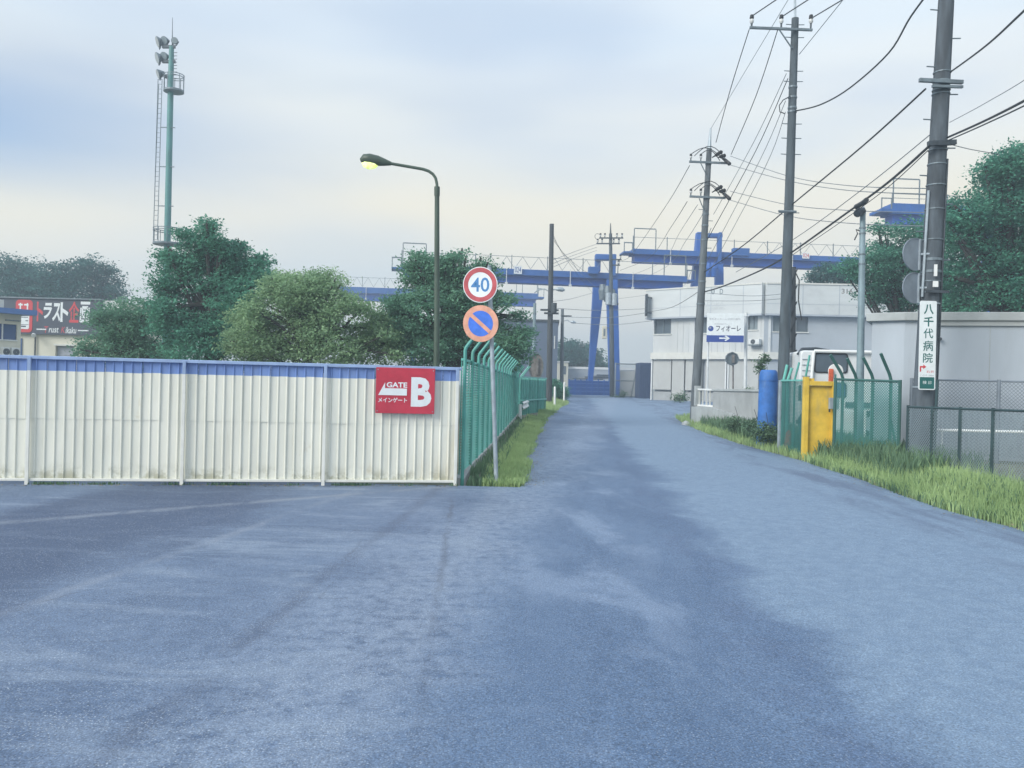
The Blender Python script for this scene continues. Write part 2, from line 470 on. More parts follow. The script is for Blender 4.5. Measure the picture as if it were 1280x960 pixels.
M['sign_white'] = mat('white sign film', (0.72, 0.77, 0.80), 0.4, var=0.05, scale=8, dirt=(0.55, 0.60, 0.62), dirt_amt=0.45, dirt_scale=5)  # dirt on the film is its own; a slight blue veil is mixed in
M['sign_red'] = mat('road sign red', (0.46, 0.085, 0.10), 0.4, var=0.14, scale=9, dirt=(0.42, 0.16, 0.16), dirt_amt=0.6, dirt_scale=6)
M['sign_salmon'] = mat('faded red film', (0.66, 0.33, 0.235), 0.45, var=0.14, scale=9, dirt=(0.60, 0.43, 0.33), dirt_amt=0.6, dirt_scale=6)
M['sign_blue'] = mat('road sign blue', (0.045, 0.165, 0.66), 0.4, var=0.12, scale=9, dirt=(0.12, 0.24, 0.62), dirt_amt=0.5, dirt_scale=7)
M['digit_blue'] = mat('digit blue', (0.06, 0.22, 0.48), 0.4, var=0.05)
M['sign_back'] = mat('sign back aluminium', (0.22, 0.26, 0.31), 0.5, 0.3, var=0.12, scale=5)
M['navy'] = mat('navy print', (0.03, 0.07, 0.30), 0.4, var=0.05)
M['ink'] = mat('dark print', (0.05, 0.06, 0.10), 0.5, var=0.05)
M['ink_grey'] = mat('grey print', (0.30, 0.32, 0.36), 0.5, var=0.05)
M['ink_faint'] = mat('faded print', (0.42, 0.45, 0.47), 0.6, var=0.08)
M['ink_green'] = mat('green print', (0.015, 0.12, 0.115), 0.5, var=0.05)
M['ink_red'] = mat('red print', (0.55, 0.05, 0.06), 0.5, var=0.06)
M['crane_top'] = mat('crane blue upper', (0.022, 0.105, 0.355), 0.5, var=0.12, scale=0.6, dirt=(0.10, 0.18, 0.34), dirt_amt=0.5)
M['crane_web'] = mat('crane blue', (0.012, 0.085, 0.400), 0.5, var=0.12, scale=0.6)
M['crane_leg'] = mat('crane leg blue', (0.018, 0.105, 0.400), 0.5, var=0.10, scale=0.6)
M['board_dark'] = mat('charcoal board', (0.055, 0.068, 0.095), 0.6, var=0.15, scale=0.7)
M['cream_wall'] = mat('cream render', (0.62, 0.61, 0.52), 0.85, var=0.06, scale=0.8, dirt=(0.45, 0.45, 0.39), dirt_amt=0.4)
M['shutter'] = mat('grey roller shutter', (0.33, 0.36, 0.42), 0.5, var=0.08)
M['roof_blue'] = mat('blue roof edge', (0.07, 0.17, 0.44), 0.5, var=0.08)
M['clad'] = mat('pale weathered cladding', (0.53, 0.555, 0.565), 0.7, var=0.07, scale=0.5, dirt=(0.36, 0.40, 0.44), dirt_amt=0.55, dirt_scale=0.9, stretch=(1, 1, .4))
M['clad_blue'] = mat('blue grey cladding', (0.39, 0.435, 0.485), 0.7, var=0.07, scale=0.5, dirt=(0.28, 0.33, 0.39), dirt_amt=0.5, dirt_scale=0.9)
M['parapet'] = mat('pale parapet sheet', (0.55, 0.585, 0.60), 0.6, var=0.06, scale=0.5, dirt=(0.38, 0.41, 0.43), dirt_amt=0.6, dirt_scale=0.8, stretch=(.5, .5, 2))
M['panel_beige'] = mat('beige ground floor panel', (0.44, 0.455, 0.45), 0.75, var=0.06, scale=0.6, dirt=(0.33, 0.35, 0.36), dirt_amt=0.5)
M['trim'] = mat('cream trim', (0.60, 0.61, 0.58), 0.6, var=0.05)
M['glass'] = glass('window glass', (0.06, 0.08, 0.10))
M['glass_blue'] = glass('blue tinted glass', (0.02, 0.05, 0.13))
M['glass_pale'] = glass('dusty window glass', (0.13, 0.16, 0.18))
M['conc'] = mat('grey concrete', (0.34, 0.36, 0.37), 0.9, var=0.12, scale=1.5, bump=0.25, bscale=50, dirt=(0.22, 0.24, 0.25), dirt_amt=0.6)
M['conc_pale'] = mat('pale painted concrete', (0.405, 0.455, 0.515), 0.85, var=0.09, scale=0.8, bump=0.15, bscale=40, dirt=(0.33, 0.36, 0.40), dirt_amt=0.6, stretch=(1, 1, .35))
M['conc_cap'] = mat('concrete cap', (0.38, 0.41, 0.42), 0.85, var=0.12, scale=1.5, dirt=(0.25, 0.27, 0.28), dirt_amt=0.6)
M['drum_blue'] = mat('blue plastic', (0.035, 0.14, 0.42), 0.6, var=0.2, scale=4, dirt=(0.13, 0.22, 0.36), dirt_amt=0.8, dirt_scale=5)
M['yellow'] = mat('yellow painted steel', (0.68, 0.46, 0.06), 0.55, var=0.14, scale=3, dirt=(0.40, 0.32, 0.13), dirt_amt=0.85, dirt_scale=4)
M['orange'] = mat('orange plastic', (0.60, 0.13, 0.065), 0.6, var=0.2, scale=12)
M['truck_white'] = mat('white truck paint', (0.68, 0.71, 0.73), 0.35, var=0.05, scale=1.5, dirt=(0.48, 0.51, 0.52), dirt_amt=0.5)
M['container'] = mat('dark blue container', (0.045, 0.075, 0.15), 0.55, var=0.12)
M['slate'] = mat('slate blue cladding', (0.10, 0.135, 0.20), 0.7, var=0.10, scale=0.4)
M['rust'] = mat('rusty steel', (0.19, 0.18, 0.175), 0.8, var=0.25, scale=5)
M['bark'] = mat('bark', (0.045, 0.046, 0.042), 0.9, var=0.25, scale=6, bump=0.5, bscale=20)
M['leaf_a'] = leafmat('dark camphor leaves', (0.040, 0.155, 0.120), (0.160, 0.430, 0.290))  # leaf greens are tinted teal to carry the bluish veil
M['leaf_b'] = leafmat('olive leaves', (0.145, 0.270, 0.165), (0.390, 0.560, 0.310))
M['leaf_c'] = leafmat('mid green leaves', (0.075, 0.200, 0.145), (0.235, 0.440, 0.290))
M['leaf_far'] = leafmat('far dark leaves', (0.022, 0.085, 0.090), (0.085, 0.230, 0.195))
M['leaf_right'] = leafmat('bright topped leaves', (0.034, 0.150, 0.130), (0.150, 0.430, 0.280))
M['net_green'] = mat('dark green net wire', (0.055, 0.215, 0.205), 0.6, var=0.12, scale=3)
M['net_grey'] = mat('grey net wire', (0.24, 0.31, 0.35), 0.5, var=0.1, scale=3)
M['post_dark'] = mat('dark weathered post', (0.030, 0.062, 0.070), 0.55, var=0.2, scale=4)
M['grass'] = leafmat('verge grass', (0.160, 0.275, 0.115), (0.50, 0.65, 0.32), 0.3)
M['weed'] = leafmat('weeds', (0.055, 0.115, 0.080), (0.18, 0.29, 0.175), 0.25)

# cream corrugated sheet with old stains towards its foot and at the lap
def sheet_mat():
    m = bpy.data.materials.new('cream corrugated sheet')
    N, b = principled(m)
    P = N.n('ShaderNodeNewGeometry').outputs['Position']
    z = N.n('ShaderNodeSeparateXYZ', i_0=P).outputs[2]
    f = N.noise(N.scale(P, (1, 1, 0.25)), 2.2, 6, 0.65)
    c = N.mix(N.rng(f, 0.3, 0.7), (0.68, 0.69, 0.615), (0.78, 0.785, 0.71))
    st = N.noise(N.scale(P, (9, 9, 0.45)), 1.0, 6, 0.7)
    c = N.mix(N.rng(st, 0.52, 0.78, 0, 0.45), c, (0.46, 0.45, 0.38))
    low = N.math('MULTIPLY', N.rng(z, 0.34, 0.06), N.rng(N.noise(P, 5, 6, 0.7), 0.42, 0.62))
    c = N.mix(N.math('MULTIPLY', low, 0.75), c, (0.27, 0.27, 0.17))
    rust = N.math('MULTIPLY', N.rng(N.noise(N.scale(P, (1, 1, 0.5)), 3.1, 5, 0.7), 0.62, 0.74), 0.4)
    c = N.mix(rust, c, (0.50, 0.42, 0.26))
    xw = N.n('ShaderNodeSeparateXYZ', i_0=P).outputs[0]
    old = N.math('MULTIPLY', N.rng(N.math('ADD', xw, N.math('MULTIPLY', N.noise(P, 1.6, 4), 1.2)), -1.0, 0.1), N.rng(N.noise(N.scale(P, (6, 6, 0.8)), 1.2, 6, 0.7), 0.36, 0.62))
    c = N.mix(N.math('MULTIPLY', old, N.math('MULTIPLY', N.rng(z, 1.1, 0.3), 0.55)), c, (0.42, 0.36, 0.22))
    N.set(b.inputs['Base Color'], c)
    b.inputs['Roughness'].default_value = 0.55
    return m
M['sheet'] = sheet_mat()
M['sheet_post'] = mat('cream post paint', (0.72, 0.73, 0.69), 0.5, var=0.06, scale=5, dirt=(0.5, 0.49, 0.42), dirt_amt=0.4)

# ================================================================== the ground and the road
def grid_sheet(name, xs, ys, zf, mats, inside=None):
    m = MB(); nx, ny = len(xs), len(ys)
    vs = [(x, y, zf(x, y)) for y in ys for x in xs]
    fs = []
    for j in range(ny - 1):
        for i in range(nx - 1):
            fs.append((j * nx + i, j * nx + i + 1, (j + 1) * nx + i + 1, (j + 1) * nx + i))
    m.add(vs, fs)
    return m.build(name, mats, smooth=True)

def spaced(a, b, n): return [a + (b - a) * i / (n - 1) for i in range(n)]
gx = [-300, -100, -50] + spaced(-30, -4, 14) + spaced(-3.4, 16, 60) + spaced(17, 40, 12) + [60, 100, 300]
gy = [-60, -20] + spaced(-5, 11.6, 16) + spaced(11.9, 45, 70) + spaced(46, 90, 20) + [120, 200, 420]
g = grid_sheet('ground', gx, gy, lambda x, y: gz(x, y) - 0.03 - (0.02 if y < 12.2 and x < xr(y) else 0), M['soil'])
g['kind'] = 'structure'

def strip(name, rows, mats):
    """A sheet from rows of points running left to right."""
    m = MB(); n = len(rows[0])
    m.add([p for r in rows for p in r], [(j * n + i, j * n + i + 1, (j + 1) * n + i + 1, (j + 1) * n + i) for j in range(len(rows) - 1) for i in range(n - 1)])
    o = m.build(name, mats, smooth=True); o['kind'] = 'structure'
    return o

WY = 12.14
def seam_x(y): return xl(y) if y >= WY else LEDGE[0].x + (y - WY) * 0.07
rows = []
for y in [-12, -6, -2, 0, 2, 4, 6, 8, 10, 11, 12.0] + spaced(12.14, 60, 60) + [64, 70, 78, 90, 110]:
    j = 0.05 * math.sin(y * 1.9 + 2 * math.sin(y * .7)) + 0.04 * math.sin(y * 4.7 + 3 * math.sin(y * 1.3)) + 0.02 * math.sin(y * 17.3)
    a, b = seam_x(y) + (j if y > 12.3 else 0), xr(y) + j
    if y > 62: a = xl(62) - (y - 62) * 0.5; b = 40
    rows.append([(a + (b - a) * t, y, slope(y) + 0.012 + 0.03 * math.sin(math.pi * t) - 0.03 * (t > 0.999)) for t in spaced(0, 1, 13)])
strip('road', rows, M['asphalt'])
rows = []
for y in [-12, -6, -2, 0, 2, 4, 6, 8, 10, 11, 12.0, 12.14]:
    b = seam_x(y)
    rows.append([(-40 + (b + 40) * t, y, slope(y) + 0.012) for t in (0, .3, .6, .8, .9, .95, 1)])
strip('forecourt', rows, M['asphalt'])

# ================================================================== corrugated wall with the gate sign
W1 = gp(571, 608); W0 = gp(0, 606)
wdir = (W0 - W1); wdir.z = 0; wdir.normalize()
WP = Plane((W1.x, W1.y, 0), -wdir)          # U runs left to right, N faces the forecourt
assert WP.N.y < 0
post_u = [WP.hit(px, 600)[0] for px in (570, 404, 228, 35)]
step = abs(post_u[1] - post_u[3]) / 2
post_u += [post_u[-1] - step, post_u[-1] - 2 * step]
wall = thing('corrugated_wall', (W1.x, W1.y, 0), 'cream corrugated metal wall with a blue band along its top edge', 'wall', rz=math.atan2(WP.U.y, WP.U.x))
TOPZ = 1.68
def sheet_mesh(w, z0, z1, band, n):
    """One folded strip of sheeting: a flat pan and the raised rib at its right side (local x along, -y outward)."""
    prof = [(0, 0), (w * 0.76, 0), (w * 0.82, -0.016), (w * 0.92, -0.016), (w * 0.98, 0), (w, 0)]
    zs = [z0, band, z1] if band else [z0, z1]
    m = MB()
    vs = [(x, y - n, z) for z in zs for x, y in prof] + [(x, y - n + 0.004, z) for z in zs for x, y in prof]
    k = len(prof); L = len(zs); b = k * L; fs = []; mi = []
    for j in range(L - 1):
        for i in range(k - 1):
            fs.append((j * k + i, j * k + i + 1, (j + 1) * k + i + 1, (j + 1) * k + i)); mi.append(1 if (band and j == 1) else 0)
    for i in range(k - 1):
        fs.append((i + 1, i, b + i, b + i + 1)); mi.append(0)
    m.add(vs, fs); m.m = mi
    return m
pitch = step / 16
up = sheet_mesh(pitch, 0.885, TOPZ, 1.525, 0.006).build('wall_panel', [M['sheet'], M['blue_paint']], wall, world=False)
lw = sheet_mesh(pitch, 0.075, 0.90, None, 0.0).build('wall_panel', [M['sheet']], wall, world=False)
first = True
npan = int((post_u[0] - post_u[-1]) / pitch)
for i in range(npan):
    u = -(i + 1) * pitch
    for src in (up, lw):
        o = src if first else src.copy()
        if not first: COL.objects.link(o); o.parent = wall
        o.location = (u, random.uniform(-0.0015, 0.0015), random.uniform(-0.006, 0.006))
        o.rotation_euler = (random.uniform(-.003, .003), random.uniform(-.002, .002), random.uniform(-0.012, 0.012))
    first = False
pm = MB()
pm.box((0, -0.047, 0.80), (0.055, 0.04, 1.5)); pm.box((0, -0.047, 1.62), (0.055, 0.04, 0.14), mi=1)
pm.v = []; pm.f = []; pm.m = []
pm.box((0, -0.047, 0.7625), (0.044, 0.036, 1.525)); pm.box((0, -0.047, 1.6145), (0.044, 0.036, 0.179), mi=1)
post = pm.build('post', [M['sheet_post'], M['rail_blue']], wall, world=False, bevel=0.004)
for i, u in enumerate(post_u):
    o = post if i == 0 else post.copy()
    if i: COL.objects.link(o); o.parent = wall
    o.location = (u - (0.02 if i == 0 else 0), 0, 0)
L = post_u[-1]
rm = MB(); rm.box((L / 2, -0.012, 1.70), (-L + 0.05, 0.075, 0.045)); rm.build('top_rail', M['rail_blue'], wall, world=False, bevel=0.006)
for i in range(len(post_u) - 1):
    rm = MB(); a, b = post_u[i] - 0.03, post_u[i + 1] + 0.03
    rm.box(((a + b) / 2, -0.022, 0.075), (abs(a - b), 0.035, 0.035)); rm.build('bottom_rail', M['sheet_post'], wall, world=False, bevel=0.004)

# gate sign, screwed to the wall
u0, v0 = WP.hit(469, 516); u1, v1 = WP.hit(543.5, 461)
SP = Plane(WP.p(u0, v0, 0.075), WP.U)
sw, sh = u1 - u0, v1 - v0
gs = thing('gate_sign', SP.p(sw / 2, 0, 0), 'red GATE B sign with white arrow and Japanese lettering on the wall', 'sign')
m = MB(); SP.box(m, 0, sw, 0, sh, 0, 0.018); m.build('sign_panel', M['red_sign'], gs, bevel=0.003)
m = MB()
def sgn(x, y): return ((x - 108) / 890 * sw, (785 - y) / 645 * sh)
SP.poly(m, [sgn(*p) for p in ((145, 530), (575, 530), (575, 432), (245, 432), (245, 350))], 0.0185, 0.003)
m.build('arrow', M['sign_white'], gs)
text_on(SP, 'GATE', (*sgn(268, 420), *sgn(578, 345)), 0.0185, M['sign_white'], gs, bold=0.03)
text_on(SP, 'メインゲート', (*sgn(145, 632), *sgn(580, 562)), 0.0185, M['sign_white'], gs, bold=0.022)
text_on(SP, 'B', (*sgn(638, 685), *sgn(948, 268)), 0.0185, M['sign_white'], gs, bold=0.045)
for fx in (0.03, 0.97):
    for fy in (0.05, 0.95):
        m = MB(); m.tube([SP.p(sw * fx, sh * fy, 0.018), SP.p(sw * fx, sh * fy, 0.024)], 0.008, 8); m.build('screw', M['galv'], gs)

# ================================================================== green louvre fence along the road
FA = gp(575, 606); FB = gp(646, 523)
FA.z = FB.z = 0
FD = (FB - FA); FL = FD.length; FD.normalize()
FP = Plane(FA, FD, N=FD.cross(Vector((0, 0, 1))))   # N towards the road
if FP.N.x < 0: FP.N = -FP.N
lf = thing('louvre_fence', (FA.x, FA.y, 0), 'tall green louvre fence with bent-over posts running along the left roadside', 'fence')
def ftop(u): return 1.86 + (at(646, 472, FB.y).z - 1.86) * (u / FL)
nbay = int(FL / 1.12); bay = FL / nbay
for i in range(nbay + 1):
    u = i * bay; b = FP.p(u, 0); zb = gz(b.x, b.y) - 0.05; zt = ftop(u)
    m = MB()
    c = FP.p(u, 0, 0.03)
    pts = [Vector((c.x, c.y, zb)), Vector((c.x, c.y, zt + 0.12)), Vector((c.x, c.y, zt + 0.16)) + FP.N * 0.012, Vector((c.x, c.y, zt + 0.20)) + FP.N * 0.04, Vector((c.x, c.y, zt + 0.42)) + FP.N * 0.21]
    m.tube(pts, 0.026, 8)
    m.build('post', M['green_steel'], lf, smooth=True)
for i in range(nbay):
    ua, ub = i * bay + 0.035, (i + 1) * bay - 0.035
    pa, pb = FP.p((ua + ub) / 2, 0), FP.p(ub, 0)
    zb = gz(pa.x, pa.y) + 0.05; zt = ftop((ua + ub) / 2) - 0.03
    m = MB(); n = 38 if i < 12 else 22
    for k in range(n):
        z = zb + 0.03 + (zt - zb - 0.05) * (k + 0.5) / n; hgt = (zt - zb) / n * 0.46
        # sloping slat: lower edge leans towards the road
        q = [FP.p(ua, z - hgt / 2, 0.030), FP.p(ub, z - hgt / 2, 0.030), FP.p(ub, z + hgt / 2, -0.012), FP.p(ua, z + hgt / 2, -0.012)]
        m.add(q + [p + Vector((0, 0, 0.005)) - FP.N * 0.003 for p in q], [(0, 1, 2, 3), (7, 6, 5, 4), (0, 4, 5, 1), (3, 2, 6, 7)], 0)
    for uu in (ua + 0.004, ub - 0.004, (ua + ub) / 2):
        FP.box(m, uu - 0.014, uu + 0.014, zb, zt, -0.03, -0.014, 1)
    m.build('louvre_panel', [M['green_pale'], M['green_steel']], lf, kind='stuff')
    m = MB(); FP.box(m, ua - 0.03, ub + 0.03, zt, zt + 0.035, -0.03, 0.01); m.build('top_rail', M['green_pale'], lf)

# low kerb under the louvre fence
m = MB()
for i in range(nbay):
    a, b = FP.p(i * bay, 0), FP.p((i + 1) * bay, 0)
    za, zb2 = gz(a.x, a.y), gz(b.x, b.y)
    vs = []
    for p, z in ((a, za), (b, zb2)):
        for n_, h in ((-0.07, -0.1), (0.07, -0.1), (0.07, 0.09), (-0.07, 0.09)): vs.append(p + FP.N * n_ + Vector((0, 0, z + h)))
    m.add(vs, [(0, 1, 5, 4), (1, 2, 6, 5), (2, 3, 7, 6), (3, 0, 4, 7)] + ([(3, 2, 1, 0)] if i == 0 else []) + ([(4, 5, 6, 7)] if i == nbay - 1 else []))
o = m.build('kerb', M['conc'], None); o['kind'] = 'structure'

# lower green fence that turns towards the road at the far end
GA = gp(649, 522); GB = gp(681, 515)
GP, GL = through(GA, GB)
lo = thing('panel_fence', (GA.x, GA.y, gz(GA.x, GA.y)), 'low green panel fence standing across the end of the tall louvre fence', 'fence')
gt = at(665, 472.5, (GA.y + GB.y) / 2).z - GA.z
ns = 15
for i in range(ns + 1):
    u = GL * i / ns
    m = MB(); GP.box(m, u - 0.03, u + 0.03, -0.1, gt, -0.02, 0.03); m.build('post' if i % 5 == 0 else 'bar', M['green_pale'] if i % 5 else M['green_steel'], lo)
for i in range(3):
    m = MB(); GP.box(m, GL * i / 3 + .03, GL * (i + 1) / 3 - .03, 0.02, gt - 0.05, -0.045, -0.025); m.build('backing_panel', M['green_steel'], lo)
for v in (gt, gt * 0.42):
    m = MB(); GP.box(m, -0.03, GL + 0.03, v - 0.02, v + 0.04, 0.032, 0.06); m.build('rail', M['green_pale'], lo)
for k in (0, 1):
    m = MB(); a = GP.p(0.15 + 0.25 * k, gt - 0.1, 0); m.tube([a, a + Vector((0, 0, 0.15)), a + Vector((0.30, 0.0, 0.55))], 0.035, 6); m.build('bent_post', M['green_pale'], lo)

# white end of a guard rail in the grass
a = gp(650, 527); b = gp(661, 516)
gr = thing('guard_rail', a, 'short white guard rail end standing in the grass by the green fence', 'guard rail')
rp, rl = through(a, b)
m = MB(); m.tube([a - Vector((0, 0, .1)), a + Vector((0, 0, 0.62))], 0.06, 10); m.build('post', M['white'], gr, smooth=True)
m = MB(); m.tube([b - Vector((0, 0, .1)), b + Vector((0, 0, 0.62))], 0.06, 10); m.build('post', M['white'], gr, smooth=True)
m = MB()
hgt = [(0.40, 0.02), (0.46, 0.07), (0.52, 0.03), (0.58, 0.03), (0.64, 0.07), (0.70, 0.02)]
m.add([rp.p(u, z, 0.05 + n) for u in (-0.05, rl + 0.1) for z, n in hgt] + [rp.p(u, z, 0.045 + n) for u in (-0.05, rl + 0.1) for z, n in hgt],
      [(i, 6 + i, 7 + i, i + 1) for i in range(5)] + [(12 + i, 13 + i, 19 + i, 18 + i) for i in range(5)])
m.build('beam', M['white'], gr)

# ================================================================== 40 / no parking sign post
base = gp(621, 607); base.z = gz(base.x, base.y) - 0.1
d = base.y
top = at(611.5, 334, d)
rs = thing('road_sign', base, 'leaning grey post with round 40 speed limit and no parking signs', 'road sign')
m = MB(); m.tube([base, top], 0.032, 12); m.build('post', M['galv'], rs, smooth=True)
m = MB(); m.tube([top, top + Vector((0, 0, 0.03))], [0.036, 0.02], 12); m.build('post_cap', M['steel_mid'], rs)
yaw = math.radians(14)
U = Vector((math.cos(yaw), -math.sin(yaw), 0)); V = Vector((-0.03, 0, 1)).normalized(); Nn = U.cross(V)
if Nn.y > 0: Nn = -Nn
def disc(c, r, name):
    pl = Plane(c, U, N=Nn, V=V)
    return pl
for k, (px, py, r) in enumerate(((600.5, 356, 0.262), (601, 404.5, 0.268))):
    c = at(px, py, d - 0.09)
    pl = Plane(c, U, N=Nn, V=V)
    circ = lambda R: [(R * math.cos(a), R * math.sin(a)) for a in np.linspace(0, 2 * math.pi, 48, endpoint=False)]
    m = MB(); pl.poly(m, circ(r), 0, 0.012)
    face = m.build('sign_face', M['sign_white'] if k == 0 else M['sign_salmon'], rs)
    if k == 0:
        m = MB(); m.ring(pl.p(0, 0, 0.0125), U, V, Nn, r * 0.70, r * 0.955, 0.002); m.build('red_ring', M['sign_red'], face)
        text_on(pl, '40', (-r * 0.53, -r * 0.40, r * 0.53, r * 0.40), 0.0125, M['digit_blue'], face, bold=0.012)
    else:
        m = MB(); pl.poly(m, circ(r * 0.70), 0.0125, 0.002); m.build('blue_field', M['sign_blue'], face)
        m = MB(); a = math.radians(-41); e = Vector((math.cos(a), math.sin(a))); f_ = Vector((-e.y, e.x)) * 0.028
        q = [e * -r * 0.70 - f_, e * r * 0.70 - f_, e * r * 0.70 + f_, e * -r * 0.70 + f_]
        pl.poly(m, [(p.x, p.y) for p in q], 0.0148, 0.002); m.build('diagonal_bar', M['sign_salmon'], face)
    m = MB()
    t = (py - 334) / (607 - 334); ax = top + (base - top) * t
    m.box(ax + Vector((0, -0.035, 0)), (0.11, 0.03, 0.05)); m.build('clamp', M['galv'], rs)

# ================================================================== street lamp
d = 20.0
b = at(545.5, 520, d); b.z = gz(b.x, b.y) - 0.1
sl = thing('street_lamp', b, 'lit street lamp on a tall olive pole rising behind the cream wall', 'street lamp')
m = MB(); m.tube([b, at(546, 400, d), at(546.3, 240, d)], [0.075, 0.068, 0.056], 12); m.build('pole', M['lamp_green'], sl, smooth=True)
m = MB(); m.tube([at(546.3, 245, d), at(546.3, 233.5, d)], 0.068, 12); m.build('collar', M['lamp_green'], sl, smooth=True)
m = MB(); m.tube([at(*p, d) for p in ((546.5, 235), (546, 229), (544.5, 222.5), (541, 217.5), (536, 214), (529, 211.5), (515, 209), (487, 204.2))], 0.036, 10); m.build('arm', M['lamp_green'], sl, smooth=True)
hd = [at(*p, d) for p in ((489, 204.6), (481, 203), (472, 201), (462, 199.3), (455, 199), (450.5, 200.5))]
m = MB(); m.tube(hd, [0.045, 0.085, 0.125, 0.14, 0.12, 0.045], 14)
for i, v in enumerate(m.v):                    # flatten the underside of the lantern
    axis = hd[i // 14] if i < 14 * len(hd) else None
head = m.build('lantern', M['lamp_green'], sl, smooth=True)
lm = bpy.data.materials.new('lit lamp bowl'); N_, b_ = principled(lm)
b_.inputs['Base Color'].default_value = (0.8, 0.9, 0.4, 1); b_.inputs['Emission Color'].default_value = (0.86, 1.0, 0.28, 1); b_.inputs['Emission Strength'].default_value = 0.46
geo_ = N_.n('ShaderNodeNewGeometry').outputs['Position']
N_.set(b_.inputs['Emission Color'], N_.mix(N_.rng(N_.noise(geo_, 14, 2), 0.35, 0.65), (0.74, 0.95, 0.16), (0.98, 1.0, 0.62)))
bw = [at(*p, d) for p in ((474, 204.5), (469, 206), (462, 206), (456, 204.5), (452.5, 203))]
m = MB(); m.tube(bw, [0.02, 0.085, 0.115, 0.095, 0.02], 14)
m.v = [(x, y, z) for x, y, z in m.v]; m.build('bowl', lm, head, smooth=True)

# ================================================================== floodlight mast
d = 50.0
b = at(206.5, 480, d); b.z = gz(b.x, b.y) - 0.1
t0 = at(214.5, 58, d)
ms = thing('floodlight_mast', b, 'tall green floodlight mast with ladder and two railed platforms behind the trees', 'mast')
def mx(py): return 214.5 + (py - 58) / (330 - 58) * (208.5 - 214.5)
m = MB(); m.tube([b, at(mx(300), 300, d), at(mx(100), 100, d), t0], [0.21, 0.19, 0.165, 0.14], 16); m.build('mast_tube', M['mast_green'], ms, smooth=True)
for py in (160, 209, 258):
    m = MB(); a = at(mx(py), py, d); m.tube([a - Vector((0.50, 0.1, 0)), a + Vector((0.36, -0.1, 0))], 0.03, 6); m.build('bracket', M['steel_mid'], ms)
lad = MB()
for off in (0, -0.24):
    lad.tube([at(203.5, 100, d) + Vector((off, -0.1, 0)), at(196.5, 300, d) + Vector((off + .05, -0.1, 0))], 0.022, 6)
for k in range(34):
    f = k / 33; p = at(203.5, 100, d).lerp(at(197.2, 300, d), f)
    lad.tube([p + Vector((0, -.1, 0)), p + Vector((-0.24, -.1, 0))], 0.014, 5)
lad.build('ladder', M['steel_mid'], ms)
m = MB(); m.tube([at(198.5, 105, d), at(192.5, 268, d)], 0.018, 6); m.build('cable_conduit', M['steel_mid'], ms)
def platform(pxa, pxb, yt, yb, n=10):
    cxp = (pxa + pxb) / 2; c = at(cxp, yb, d); r = (pxb - pxa) / 2 * d / F
    hgt = (yb - yt) * d / F
    m = MB(); m.tube([c - Vector((0, 0, 0.05)), c + Vector((0, 0, 0.05))], r, 24); deck = m.build('platform', M['steel_mid'], ms)
    for k in range(n):
        a = 2 * math.pi * k / n; e = c + Vector((math.cos(a) * r * .97, math.sin(a) * r * .97, 0))
        m = MB(); m.tube([e, e + Vector((0, 0, hgt))], 0.022, 5); m.build('baluster', M['steel_mid'], deck)
    for h in (hgt, hgt * 0.86):
        m = MB(); m.ring(c + Vector((0, 0, h)), Vector((1, 0, 0)), Vector((0, 1, 0)), Vector((0, 0, 1)), r * 0.95, r, 0.04, 24); m.build('railing_hoop', M['steel_mid'], deck)
platform(205, 229.5, 94.5, 114)
platform(192, 227.5, 286.5, 305)
for py, x0, x1 in ((58.5, 203, 219), (77, 203, 219), (95.5, 205, 216)):
    m = MB(); a, e = at(x0, py, d), at(x1, py, d); m.box((a + e) / 2, ((e - a).length, 0.16, 0.16), (e - a).normalized(), Vector((0, 1, 0)), Vector((0, 0, 1))); m.build('lamp_bracket', M['steel_dark'], ms)
def flood(px, py, ax, r=0.33):
    """A round floodlight: reflector bowl, lamp glass, back box."""
    c = at(px, py, d); ax = Vector(ax).normalized()
    m = MB(); m.tube([c - ax * 0.34, c - ax * 0.22, c, c + ax * 0.05], [0.10, 0.16, r, r], 18); hd = m.build('floodlight', M['steel_mid'], ms, smooth=True)
    m = MB(); m.tube([c + ax * 0.052, c + ax * 0.07], r * 0.92, 18); m.build('lens', M['glass_pale'], hd)
    m = MB(); a = Vector((0, 0, 1)).cross(ax).normalized(); m.tube([c - ax * 0.1 + a * r * 1.05, c - ax * 0.1 - Vector((0, 0, r * 1.25)) + a * r * .4, c - ax * 0.1 - Vector((0, 0, r * 1.25)) - a * r * .4, c - ax * 0.1 - a * r * 1.05], 0.03, 5); m.build('yoke', M['steel_dark'], hd)
flood(198, 52.5, (-.8, -.5, -.35)); flood(205.5, 51, (-.3, -.8, -.3), .26); flood(197.5, 72.5, (-.75, -.55, -.35)); flood(205, 70.5, (-.3, -.8, -.3), .26); flood(198.5, 92.5, (-.8, -.5, -.35), .28)
flood(218.3, 51, (.15, -1, -.1), .2)
m = MB(); m.tube([at(215.3, 58, d), at(215.6, 22, d)], [0.03, 0.012], 6); m.build('antenna', M['steel_dark'], ms)
for k in range(9):
    py = 66 + k * 4; m = MB(); a = at(mx(py), py, d); m.tube([a, a + Vector((0.36, -0.05, 0))], 0.018, 5); m.build('step_bolt', M['steel_dark'], ms)

